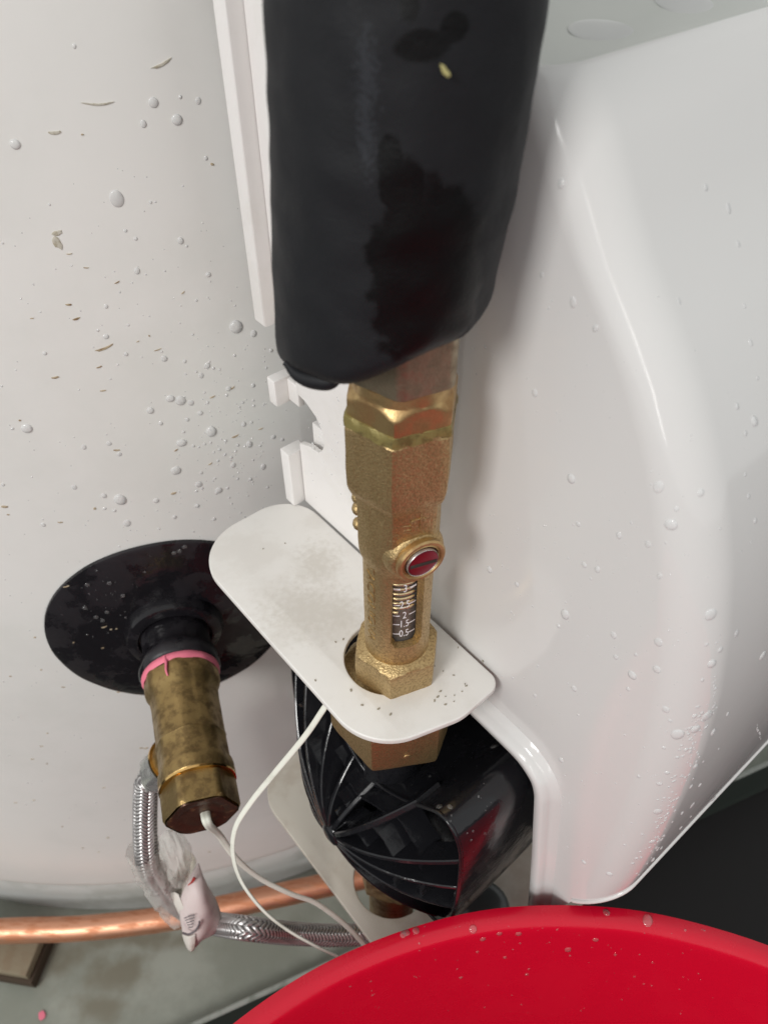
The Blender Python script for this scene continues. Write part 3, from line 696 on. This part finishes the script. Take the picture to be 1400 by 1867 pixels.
# hose
BE = BO + bd * .0225
ho = thing('braided_hose', 'stainless steel braided hose hanging from the brass tee', 'hose', BE + bd * .02)
tt, uu, vv = frame(bd)
put('hose_nut', turn(BE, bd, [(0, .0112), (.0008, .0136), (.013, .0136), (.0150, .0120), (.0165, .0092)], 72, fn=lambda th, s, r: min(hexr(th, .0136, R(10), 6, .98), r)), M['chrome'], ho, 28)
put('ferrule', turn(BE, bd, [(.015, .0078), (.0225, .0078), (.0240, .0074), (.0242, .0068)], 40), M['chrome'], ho, 30)
h0 = BE + bd * .0235
dpt = lambda P: (P - CAM).dot(Vector((0, K, -K)))
d0 = dpt(h0)
hp = catmull([h0, h0 + bd * .010, at_depth(268, 1560, d0 + .024), at_depth(292, 1612, d0 + .040), at_depth(330, 1652, d0 + .056), at_depth(380, 1679, d0 + .070),
              at_depth(450, 1692, .470), at_depth(540, 1702, .495), at_depth(640, 1704, .515), at_depth(740, 1690, .53), at_depth(860, 1660, .545)], 30)
def braid(th, L, r):
    tri = abs(((th * 10 / (2 * math.pi)) % 2) - 1)                  # chevrons of fine wires running along the hose
    w_ = math.sin(2 * math.pi * (L / .0026 + tri * 1.1))
    return r + .00042 * w_ - .0003 * math.exp(-((tri * (1 - tri)) / .03) ** 2)
# resample the path evenly so the braid stays regular
def resample(pts, step):
    out = [pts[0]]; acc = 0
    for a, b in zip(pts, pts[1:]):
        l = (b - a).length; t = step - acc
        while t < l: out.append(a.lerp(b, t / l)); t += step
        acc = (acc + l) % step
    return out
hpr = resample(hp, .00032)
put('hose_braid', sweep(hpr, .0066, 80, fn=braid), [M['steel'], M['groove']], ho, 60)
hb = bpy.data.objects['hose_braid'].data
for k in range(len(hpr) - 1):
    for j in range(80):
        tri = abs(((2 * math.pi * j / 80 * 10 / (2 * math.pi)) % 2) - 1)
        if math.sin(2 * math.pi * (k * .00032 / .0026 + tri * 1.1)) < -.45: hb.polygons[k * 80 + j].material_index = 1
# clear crumpled sleeve and folded paper tag on the hose
def crumple(a, f1, sx):
    def fn(th, L, r):
        n = noise.noise(Vector((math.cos(th) * f1, math.sin(th) * f1, L * sx))); n2 = abs(noise.noise(Vector((math.cos(th) * f1 * 2.3, math.sin(th) * f1 * 2.3, L * sx * 2 + 5))))
        return r * (1 + a * n + a * .8 * n2)
    return fn
slp = [at_depth(262, 1548, d0 + .020), at_depth(278, 1588, d0 + .032), at_depth(302, 1628, d0 + .042), at_depth(332, 1668, d0 + .052)]
slp = catmull(slp, 14)
put_s = put('plastic_sleeve', sweep(slp, lambda t: .0094 + .0006 * math.sin(3 * t) - .0012 * t, 64, fn=crumple(.20, 1.6, 120), cap=False), M['film'], smooth=25, origin=slp[0])
tag(put_s, 'clear crumpled plastic film wrapped round the braided hose', 'plastic film')
def sheet(rows, sub=5, amp=.0006, sc=200):
    R2 = [catmull(r, sub) for r in rows]; C2 = list(zip(*[catmull(list(c), sub) for c in zip(*R2)])); rings = [[p + Vector((0, -1, 1)) * amp * noise.noise(p * sc) for p in c] for c in C2]
    return loft(rings, False, False, closed=False)
# loose hollow fold of the film
fo2 = catmull([at_depth(330, 1604, d0 + .026), at_depth(326, 1575, d0 + .018), at_depth(318, 1545, d0 + .016), at_depth(308, 1520, d0 + .020)], 12)
put('film_fold', sweep(fo2, lambda t: .0052 + .0020 * math.sin(2.6 * t), 56, fn=crumple(.28, 1.4, 90), cap=False), M['film'], put_s, 25)
lb = thing('paper_tag', 'folded damp pinkish paper tag wrapped round the bend of the hose', 'tag', at_depth(365, 1650, d0 + .04))
e0 = d0 + .044
rowsA = [[(352, 1562, .004), (358, 1570, 0), (362, 1580, -.002), (362, 1572, -.002)], ]
tagrows = [[at_depth(x, y, e0 + e) for x, y, e in row] for row in (
    ((350, 1590, -.008), (358, 1578, -.009), (363, 1574, -.008), (366, 1590, 0)),
    ((336, 1618, -.010), (352, 1602, -.013), (372, 1606, -.011), (384, 1622, 0)),
    ((328, 1645, -.010), (346, 1636, -.015), (374, 1636, -.014), (398, 1648, .002)),
    ((328, 1672, -.008), (344, 1672, -.014), (374, 1672, -.014), (404, 1676, .002)),
    ((334, 1704, -.004), (348, 1708, -.010), (372, 1702, -.010), (394, 1700, .004)),
    ((340, 1728, .000), (350, 1732, -.004), (362, 1722, -.004), (370, 1712, .004)))]
o_ = put('tag_front', sheet(tagrows, 6, .0007, 110), M['paper'], lb, 60); o_.modifiers.new('t', 'SOLIDIFY').thickness = .0003
backrows = [[at_depth(x, y, e0 + e) for x, y, e in row] for row in (
    ((338, 1548, -.001), (350, 1556, -.003), (357, 1566, -.004)),
    ((322, 1590, .004), (340, 1592, .008), (356, 1576, -.006)),
    ((311, 1612, .000), (324, 1622, .006), (342, 1606, -.008)),
    ((314, 1630, -.004), (322, 1634, -.005), (332, 1632, -.008)))]
o_ = put('tag_inner_fold', sheet(backrows, 6, .0004, 110), M['oldwhite'], lb, 60); o_.modifiers.new('t', 'SOLIDIFY').thickness = .0003
edger = [[at_depth(x, y, e0 + e) for x, y, e in row] for row in (
    ((311, 1628, -.007), (318, 1626, -.0085), (326, 1630, -.010)),
    ((318, 1648, -.007), (325, 1648, -.010), (333, 1650, -.012)),
    ((327, 1668, -.006), (333, 1668, -.009), (340, 1662, -.012)))]
o_ = put('tag_edge_strip', sheet(edger, 5, .0002, 110), M['paperw'], lb, 60); o_.modifiers.new('t', 'SOLIDIFY').thickness = .0003
tipr = [[at_depth(x, y, e0 + e) for x, y, e in row] for row in (
    ((333, 1703, -.0060), (345, 1706, -.0125), (357, 1702, -.0130)),
    ((337, 1716, -.0040), (346, 1722, -.0100), (357, 1718, -.0100)),
    ((343, 1730, -.0020), (349, 1734, -.0060), (355, 1730, -.0060)))]
o_ = put('tag_tip', sheet(tipr, 5, .0002, 110), M['paperw'], lb, 60); o_.modifiers.new('t', 'SOLIDIFY').thickness = .0003
# print on the tag: dark logo arc and red tick
ar1 = catmull([at_depth(x, y, e0 - .0165) for x, y in ((333, 1700), (344, 1703), (356, 1697), (363, 1686), (364, 1679))], 5)
put('printed_arc', sweep(ar1, .0006, 6), M['greyink'], lb, 60)
for k in range(5):
    l1 = catmull([at_depth(x, y, e0 - .0166) for x, y in ((336 + 2*k, 1674 + 4*k), (346 + k, 1670 + 5*k), (356 - k, 1668 + 5*k))], 3); put('printed_line', sweep(l1, .0003, 5), M['greyink'], lb, 60)
rt_ = catmull([at_depth(x, y, e0 - .0160) for x, y in ((343, 1614), (350, 1608), (355, 1600))], 4); put('red_mark', sweep(rt_, lambda t: .0008 * (t + .25), 6), M['redink'], lb, 60)

# ================================================================ CABLES
def flat(th, L, r):
    x, y = math.cos(th), math.sin(th)
    g = 1 - .16 * math.exp(-((abs(x)) / .22) ** 2)
    return (x * r * 1.0, y * r * .55 * g * (1 if True else 1))
plugc = A + TX * TL
ca = catmull([plugc - TX * .004 + Vector((.0015, 0, .001)), plugc + TX * .004 + Vector((.002, 0, .0)), at_depth(400, 1522, d0 - .020), at_depth(432, 1566, d0 - .006), at_depth(476, 1602, d0 + .006), at_depth(530, 1629, d0 + .014), at_depth(574, 1645, d0 + .022), at_depth(618, 1676, d0 + .03), at_depth(652, 1708, d0 + .036), at_depth(680, 1745, d0 + .045), at_depth(700, 1800, d0 + .06)], 14)
tag(put('sensor_cable', sweep(ca, lambda t: .0025 - .0009 * min(1, t / .35), 28, fn=flat, ref=Vector((1, 0, 0))), M['cable'], smooth=60, origin=ca[0]), 'white sensor cable coming out of the hexagonal brass plug', 'cable')
cb = catmull([at_depth(610, 1262, .325), at_depth(590, 1292, .32), at_depth(556, 1342, .33), at_depth(500, 1410, .345), at_depth(458, 1462, .355), at_depth(430, 1508, .362), at_depth(425, 1556, .368), at_depth(440, 1606, .374), at_depth(476, 1655, .378), at_depth(520, 1692, .38), at_depth(575, 1724, .382), at_depth(630, 1752, .385), at_depth(690, 1800, .39)], 14)
tag(put('flat_cable', sweep(cb, .00135, 28, fn=flat, ref=Vector((1, .6, 0))), M['cable'], smooth=60, origin=cb[0]), 'white twin core cable dropping from under the shelf and looping over the other cable', 'cable')

# ================================================================ BUCKET
bc = Vector((.0816, -.117, 0)); br = .2424; bz = H - .38
bk = thing('bucket', 'round red plastic bucket in the bottom right foreground', 'bucket', (bc.x, bc.y, 0.004))
prof = [(.0, .158), (.006, .170), (bz - .05, br - .013), (bz - .028, br - .0065), (bz - .026, br - .003), (bz - .024, br - .001), (bz - .006, br + .0015), (bz - .001, br + .0005), (bz, br - .003), (bz - .0005, br - .0060), (bz - .0018, br - .0080), (bz - .0040, br - .0090), (bz - .0080, br - .0098), (bz - .05, br - .0190), (bz - .15, br - .040), (.05, .162), (.010, .150), (.006, .120), (.006, .001)]
bm_ = turn(Vector((bc.x, bc.y, .004)), UP, [(s - .004 if s > .02 else s, r) for s, r in prof], 200, fn=lambda th, s, r: r + .0006 * math.sin(3 * th + 1) + .0003 * noise.noise(Vector((math.cos(th) * 6, math.sin(th) * 6, s * 10))))
BV_bucket = BVHTree.FromPolygons([v.co.copy() for v in bm_.vertices], [tuple(p.vertices) for p in bm_.polygons])
put('bucket_body', bm_, M['bucket'], bk, 50)
put('bucket_rib', turn(Vector((bc.x, bc.y, bz - .06)), UP, [(0, br - .0150), (.001, br - .0080), (.004, br - .0075), (.005, br - .0140)], 160, cap0=False, cap1=False), M['bucket'], bk, 50)

# ================================================================ WATER DROPS, FLECKS
def drop_mesh(h=.42, n=14, m=5, seed=0):
    rings = []
    for i in range(m + 1):
        t = i / m * math.pi / 2; r = math.cos(t); z = math.sin(t) * h
        rings.append([Vector((r * math.cos(2*math.pi*j/n), r * math.sin(2*math.pi*j/n) * 1.0, z)) for j in range(n)])
    rings[-1] = [Vector((.02 * math.cos(2*math.pi*j/n), .02 * math.sin(2*math.pi*j/n), h)) for j in range(n)]
    me = loft(rings, False, True); me.materials.append(M['water']); me.shade_smooth(); return me
DM = [drop_mesh(h, 22, 7) for h in (.28, .34, .42)]
DC = drop_mesh(.36, 22, 7); DC.materials.clear(); DC.materials.append(M['waterclear'])
DL = drop_mesh(.45, 10, 3)
def surf(name, px, py):
    if name == 'tank':
        p = at_tank(px, py); 
        if p is None: return None
        return p, Vector((p.x - TC.x, p.y - TC.y, 0)).normalized()
    if name == 'disc':
        p = at_tank(px, py, .0040); return p, Vector((p.x - TC.x, p.y - TC.y, 0)).normalized()
    if name in ('cover', 'bucket', 'pump'):
        r = ray(px, py).normalized(); h = {'cover': BV_cover, 'bucket': BV_bucket, 'pump': BV_pump}[name].ray_cast(CAM, r)
        if h[0] is None: return None
        n = h[1]; n = n if n.dot(r) < 0 else -n; return h[0], n
    if name == 'shelf':
        return at_drop(px, py, .2659), Vector((0, 0, 1))
    if name == 'plate':
        return at_n(px, py, NP), -NV
def orient(n, roll=0):
    z = n.normalized(); up = Vector((0, 0, 1)); 
    if abs(z.z) > .95: up = Vector((0, 1, 0))
    x = up.cross(z).normalized(); y = z.cross(x)
    m = Matrix((x, y, z)).transposed()
    return m @ Matrix.Rotation(roll, 3, 'Z')
LAB = {'tank': ('clear water drop beaded on the white wall of the tank', 'water drops on the tank'),
       'cover': ('clear water drop beaded on the glossy white cover', 'water drops on the glossy cover'),
       'bucket': ('water drop clinging inside the rim of the red bucket', 'water drops on the bucket'),
       'disc': ('water drop beaded on the black rubber disc', 'water drops on the rubber disc'),
       'pump': ('water drop clinging to the black pump housing', 'water drops on the pump'),
       'plate': ('water drop on the white back plate', 'water drops on the plate')}
small = {}
def add_drop(sf, px, py, rpx, elong=1.0, big=True):
    h = surf(sf, px, py)
    if h is None: return
    p, n = h; d = (p - CAM).dot(Vector((0, K, -K))); r = rpx / F * d
    vd = (CAM - p).normalized(); r *= 1.0
    mtx = orient(n, random.uniform(-.25, .25)) 
    if big and rpx > 4.2:
        o = bpy.data.objects.new('water_drop', DC if sf in ('bucket', 'disc', 'pump') else random.choice(DM)); COL.objects.link(o)
        o.matrix_world = Matrix.Translation(p - n * r * .04) @ mtx.to_4x4() @ Matrix.Diagonal((r * random.uniform(.92, 1.06), r * elong, r, 1))
        tag(o, LAB[sf][0], 'water drop', LAB[sf][1])
    else:
        M4 = Matrix.Translation(p - n * r * .05) @ mtx.to_4x4() @ Matrix.Diagonal((r, r * elong, r * .9, 1)); small.setdefault(sf, []).append(M4)
T1 = '''545,363,17 629,424,20 509,438,12 640,343,7 704,357,10 265,163,7 55,511,18 415,704,24 535,717,6 731,560,7 446,817,7 641,853,11 487,960,10 740,973,10
482,846,7 378,1086,7 838,1158,23 900,1182,11 377,1193,10 348,1171,6 160,1252,8 583,1271,12 656,1280,7 736,1296,11 714,1331,10 898,1366,8 811,1378,10 605,1413,15
641,1420,18 678,1428,11 534,1455,13 711,1464,10 665,1487,8 571,1500,8 97,1519,19 750,1530,20 645,1570,17 865,1504,9 892,1497,6 885,1575,12 970,1549,9 1002,1558,6 828,1649,10
934,1655,11 625,1668,19 706,1717,13 427,1771,22 777,1738,14 370,1757,10 700,1793,9 555,1775,10 388,1572,9 425,1610,9 265,1727,9 372,1803,7 407,1810,7 889,1699,7 620,1833,8
760,1840,7 45,1519,7 448,1255,8 456,1152,5 833,1260,5 155,1860,8 299,1585,9 12,1718,7 452,1855,14 961,1242,8'''
for s in T1.split():
    x, y, r = map(float, s.split(',')); add_drop('tank', x / 1.945, y / 1.945, r / 1.945, random.uniform(.95, 1.35))
T3 = '''375,150,18 705,182,18 864,203,13 1045,217,9 1032,135,7 773,265,8 751,324,21 1070,310,9 402,322,9 665,398,12 555,365,12 424,476,11 474,493,12 709,518,11 66,494,13 170,550,10
352,663,19 901,664,21 999,737,14 886,777,8 937,798,12 1097,820,18 906,850,16 327,707,9 535,742,13 704,768,15 618,815,7 543,825,10 698,871,15 605,893,17 385,943,13 590,946,8 870,912,7
920,943,7 238,970,8 732,1023,14 748,1065,8 841,1048,9 889,1047,20 845,1097,18 777,1117,22 911,1108,13 966,1040,9 725,1168,7 809,1175,9 844,1238,11 874,1220,6 737,1262,9 768,1275,6
708,1304,11 828,1314,10 861,1308,9 629,1275,7 776,1360,9 832,1385,12 911,1360,14 767,1405,6 794,1414,8 702,1409,16 789,1470,8 683,1522,13 716,1515,10 738,1547,13 701,1552,7 684,1590,10
519,1645,11 422,1600,9 607,1605,7 336,1213,10 648,1645,10 623,1670,9'''
for s in T3.split():
    x, y, r = map(float, s.split(',')); add_drop('cover', 860 + x / 2.074, 800 + y / 2.074, r / 2.074 * 1.12, random.uniform(1.0, 1.4))
T2 = '1200,1790,19 1163,1842,10 1126,1727,11 1184,1457,11 1213,1607,8 1090,885,15 993,797,13 1131,1035,11 267,1670,15 430,1285,17 525,1395,13 380,780,14 297,1170,10 57,1475,7 880,1280,10 1158,1300,8'
for s in T2.split():
    x, y, r = map(float, s.split(',')); add_drop('cover', 860 + x / 2.333, y / 2.333, r / 2.333 * 1.1, random.uniform(1.1, 1.6))
# fine spray between the big drops
def spray(sf, n, fx, fy, lo=.9, hi=2.6):
    for _ in range(n):
        px, py = fx(), fy(); add_drop(sf, px, py, lo + (hi - lo) * random.random() ** 2.2, random.uniform(1, 1.3), False)
U = random.uniform; Gs = random.gauss
spray('tank', 150, lambda: Gs(420, 60), lambda: Gs(800, 90), hi=3.2)
spray('tank', 120, lambda: U(0, 520), lambda: U(300, 980))
spray('tank', 60, lambda: U(0, 250), lambda: U(900, 1500), hi=1.8)
spray('cover', 190, lambda: U(900, 1330), lambda: U(950, 1620), hi=2.8)
spray('cover', 60, lambda: U(860, 1390), lambda: U(500, 1100), hi=2.4)
for _ in range(120):
    t = random.random(); add_drop('cover', 1285 - 125 * t + Gs(0, 10), 1290 + 330 * t + Gs(0, 8), U(1.2, 4.0), 1.2, False)
for x0_, x1_, y0_, y1_, n in ((1302, 1300, 1235, 1300, 14), (1250, 1275, 1330, 1385, 12), (1378, 1385, 1322, 1350, 8), (1262, 1258, 1345, 1400, 12), (1130, 1330, 1640, 1440, 34)):
    for k in range(n): t = k / n; add_drop('cover', x0_ + (x1_ - x0_) * t + Gs(0, 1.2), y0_ + (y1_ - y0_) * t + Gs(0, 1), U(1.4, 3.4), 1.2, False)
# bucket drops
for s in '690,1708,9 735,1703,8 758,1696,8 862,1694,10 880,1712,7 910,1702,7 945,1702,8 1035,1731,8 1085,1713,7 960,1776,5 1180,1678,12 920,1745,5 840,1782,5 1105,1663,8 740,1700,9 870,1735,4'.split():
    x, y, r = map(float, s.split(',')); add_drop('bucket', x, y, r * .8, U(.9, 1.2))
spray('bucket', 90, lambda: U(620, 1300), lambda: U(1680, 1850), hi=2.6)
# drops and dirt on the disc, plate and shelf
for s in '160,1066 200,1063 225,1086 155,1108 176,1125 188,1131 196,1116 328,1005 337,997 318,1008 345,1133 362,1140'.split():
    x, y = map(float, s.split(',')); add_drop('disc', x, y, 4.4, 1.1)
spray('disc', 45, lambda: Gs(190, 45), lambda: Gs(1090, 45), hi=2.4)
for s in '655,1475,5 690,1587,6 706,1592,5 727,1600,5 745,1608,5 700,1574,6 680,1570,4 765,1505,5 800,1470,6 830,1630,5 822,1600,4 660,1520,5 900,1360,6 820,1470,5'.split():
    x, y, r = map(float, s.split(',')); add_drop('pump', x, y, r, 1.4)
spray('pump', 110, lambda: U(600, 900), lambda: U(1400, 1640), hi=2.8)
spray('plate', 24, lambda: U(560, 625), lambda: U(720, 930), hi=3.2)
for sf, ms in small.items():
    v0 = [v.co.copy() for v in DL.vertices]; f0 = [tuple(p.vertices) for p in DL.polygons]; V = []; Fc = []
    for k, m4 in enumerate(ms):
        b0 = len(V); V += [m4 @ v for v in v0]; Fc += [tuple(i + b0 for i in f) for f in f0]
    me = bpy.data.meshes.new('spray'); me.from_pydata(V, [], Fc)
    nm = {'tank': 'fine water spray beaded on the tank wall', 'cover': 'fine water spray beaded on the glossy cover', 'bucket': 'fine water spray inside the red bucket',
          'pump': 'fine water spray on the black pump housing', 'disc': 'fine water spray on the rubber disc', 'plate': 'fine water spray on the white back plate'}[sf]
    tag(put('water_spray', me, M['waterclear'] if sf in ('bucket', 'disc', 'pump') else M['water'], smooth=60), nm, 'water spray', kind='stuff')
DP = drop_mesh(.36, 28, 7); DP.materials.clear(); DP.materials.append(water('pale_glint', .5))
# pale ovals modelled as bright reflections on top of the cover
for x, y, a, b in ((1250, 6, .0085, .006), (1098, 56, .009, .004)):
    h = surf('cover', x, y)
    if h:
        o = bpy.data.objects.new('glint', DP); COL.objects.link(o); o.matrix_world = Matrix.Translation(h[0]) @ Matrix.Diagonal((a, b * 3, .0012, 1))
        tag(o, 'painted oval glint on the flat top edge of the cover, ' + ('farther right' if x > 1200 else 'nearer the black foam'), 'glint')
# rust flecks on the tank
FK = '372,1235,35,-14,5 245,1080,10,5,4 273,1130,13,-12,4 198,1338,13,-5,5 353,1301,10,-15,3 835,1547,14,-15,4 925,1520,10,-12,2 824,1376,11,-25,3 414,1596,11,10,4 755,1407,10,-14,3 747,1644,8,-25,3 625,1596,8,-30,3 753,582,6,30,5 293,476,4,0,3 72,1490,4,0,4 416,1001,10,-20,2 307,949,9,10,2 530,1190,4,70,3 366,1385,10,0,3 490,1210,5,-20,2 650,1037,8,-35,2 560,1240,12,-12,2 115,1128,6,0,2 247,900,9,0,2'.split()
V = []; Fc = []
def fleck(c, n, L, Wd, ang):
    m3 = orient(n, ang); b0 = len(V); N_ = 12
    for zz, sc in ((-.0001, 1), (.00015, 1), (.0003, .7)):
        for j in range(N_):
            t = 2 * math.pi * j / N_; rr = (1 + .35 * noise.noise(Vector((j * 1.7, c.x * 999, c.z * 999))))
            V.append(c + m3 @ Vector((L * math.cos(t) * rr * sc, Wd * math.sin(t) * rr * sc + .15 * L * math.cos(t) ** 2, zz)))
    for i in range(2):
        for j in range(N_): k = (j + 1) % N_; Fc.append((b0+i*N_+j, b0+i*N_+k, b0+(i+1)*N_+k, b0+(i+1)*N_+j))
    Fc.append(tuple(b0 + 2*N_ + j for j in range(N_)))
for s in FK:
    x, y, L, a, wd = map(float, s.split(',')); h = surf('tank', x / 1.945, y / 1.945)
    if h: d = (h[0] - CAM).length; fleck(h[0], h[1], L / 1.945 / F * d, wd / 1.945 / F * d * .8, R(-a))
for _ in range(40):
    h = surf('tank', U(0, 420), U(880, 1560)); 
    if h: fleck(h[0], h[1], U(.0006, .0018), U(.0003, .0008), U(-.3, .3))
tag(put('rust_flecks', mesh(V, Fc), M['fleck'], smooth=0), 'tiny brown flecks and scraps stuck on the tank wall', 'flecks', kind='stuff')
V = []; Fc = []
for x, y, L, a, wd in ((575, 228, 34, -20, 5), (350, 370, 48, 4, 4), (195, 470, 20, 0, 6), (203, 860, 22, 80, 16), (205, 825, 8, 80, 20)):
    h = surf('tank', x / 1.945, y / 1.945); d = (h[0] - CAM).length; fleck(h[0], h[1], L / 1.945 / F * d, wd / 1.945 / F * d * .8, R(-a))
tag(put('dried_smears', mesh(V, Fc), mat('dried_lime_smear', (.54, .51, .44), .7, var=(.42, .38, .29), vscale=500), smooth=0), 'pale dried smears and one bigger crusty mark on the tank wall', 'smears', kind='stuff')
V = []; Fc = []
for x, y, l in ((712, 1302, .0007), (798, 1270, .0007), (803, 1260, .0006), (792, 1277, .0006), (812, 1284, .0006), (660, 1285, .0006), (690, 1292, .0007), (575, 1300 - 60, .0005), (480, 1000, .0004), (520, 990, .0004), (640, 1258, .0007), (626, 1165, .0006), (612, 1170, .0005), (880, 1205, .0006), (835, 1180, .0004), (850, 1250, .0006)):
    fleck(at_drop(x, y, .2658), Vector((0, 0, 1)), l, l * .55, U(0, 3))
for _ in range(8): fleck(at_drop(U(770, 860), U(1210, 1290), .2658), Vector((0, 0, 1)), U(.0002, .0005), .0002, U(0, 3))
tag(put('grime_specks', mesh(V, Fc), M['speck'], smooth=0), 'dark grime specks scattered on the white shelf', 'specks', kind='stuff')
V = []; Fc = []
for x, y, l in ((122, 1068, .003), (190, 1142, .0028), (203, 1146, .0012), (213, 1145, .001), (135, 1170, .001), (188, 1180, .0014)):
    h = surf('disc', x, y); fleck(h[0] + h[1] * .0004, h[1], l * .6, .0004, R(12))
tag(put('fibre_scraps', mesh(V, Fc), M['fleck'], smooth=0), 'brown fibre scraps stuck on the wet black disc', 'scraps', kind='stuff')
V = []; Fc = []
fc = at_Y(810, 127, .1525); fleck(fc + Vector((0, -.0006, 0)), Vector((.25, -1, .1)), .0013, .0005, R(-50))
tag(put('straw_fleck', mesh(V, Fc), mat('straw', (.42, .38, .16), .6), smooth=0, origin=fc), 'tiny yellow straw fleck on the black foam', 'fleck')
V = []; Fc = []
fc = at_drop(77, 1851, .8285); fleck(fc, Vector((0, 0, 1)), .0030, .0038, .5)
tag(put('tape_scrap', mesh(V, Fc), M['pink'], smooth=0, origin=fc), 'small pink scrap of thread tape lying on the tray', 'scrap')

# each drop's own description: size, where it sits, and its place among its like
def place(o):
    P = o.matrix_world.translation; v = P - CAM; d = v.y * K - v.z * K
    return 700 + F * v.x / d, 933 - F * (v.y * K + v.z * K) / d, o.matrix_world.to_scale().z / d * F
REG = {'water drops on the tank': ('on the tank wall', [(250, 'near the top'), (560, 'beside the foam'), (760, 'beside the upper tab'), (980, 'above the disc'), (9999, 'below the disc')], [(150, 'at far left'), (330, 'mid width'), (9999, 'near the bracket')]),
       'water drops on the glossy cover': ('on the glossy cover', [(600, 'high up'), (950, 'meter height'), (1250, 'shelf height'), (1480, 'pump height'), (9999, 'bottom edge')], [(1100, 'side face'), (1250, 'rounded corner'), (9999, 'front face')]),
       'water drops on the bucket': ('on the red bucket', [(1720, 'along the rim'), (9999, 'inside the wall')], [(900, 'left part'), (9999, 'right part')]),
       'water drops on the rubber disc': ('on the black disc', [(1080, 'upper half'), (9999, 'lower half')], [(250, 'left side'), (9999, 'near the shelf')]),
       'water drops on the pump': ('on the black pump', [(1520, 'upper half'), (9999, 'lower half')], [(730, 'among the ribs'), (9999, 'near the rim')])}
cells = {}
for o in list(COL.objects):
    if o.get('category') == 'water drop' and o.get('group') in REG:
        x, y, r = place(o); base, ys, xs = REG[o['group']]
        yy = next(t for k, t in ys if y < k); xx = next(t for k, t in xs if x < k)
        cells.setdefault((o['group'], base, yy, xx, 'large' if r > 9 else 'medium' if r > 6 else 'small'), []).append((x, o))
ORD = 'leftmost,second from left,third from left,fourth from left,fifth from left,sixth from left,seventh from left,eighth from left,ninth from left,tenth from left,eleventh from left,twelfth from left'.split(',')
for (g, base, yy, xx, sz), lst in cells.items():
    lst.sort(key=lambda q: q[0])
    for i, (x, o) in enumerate(lst):
        o['label'] = f'{sz} drop {base}, {yy}, {xx}' + ('' if len(lst) == 1 else f', {ORD[min(i, 11)]}')
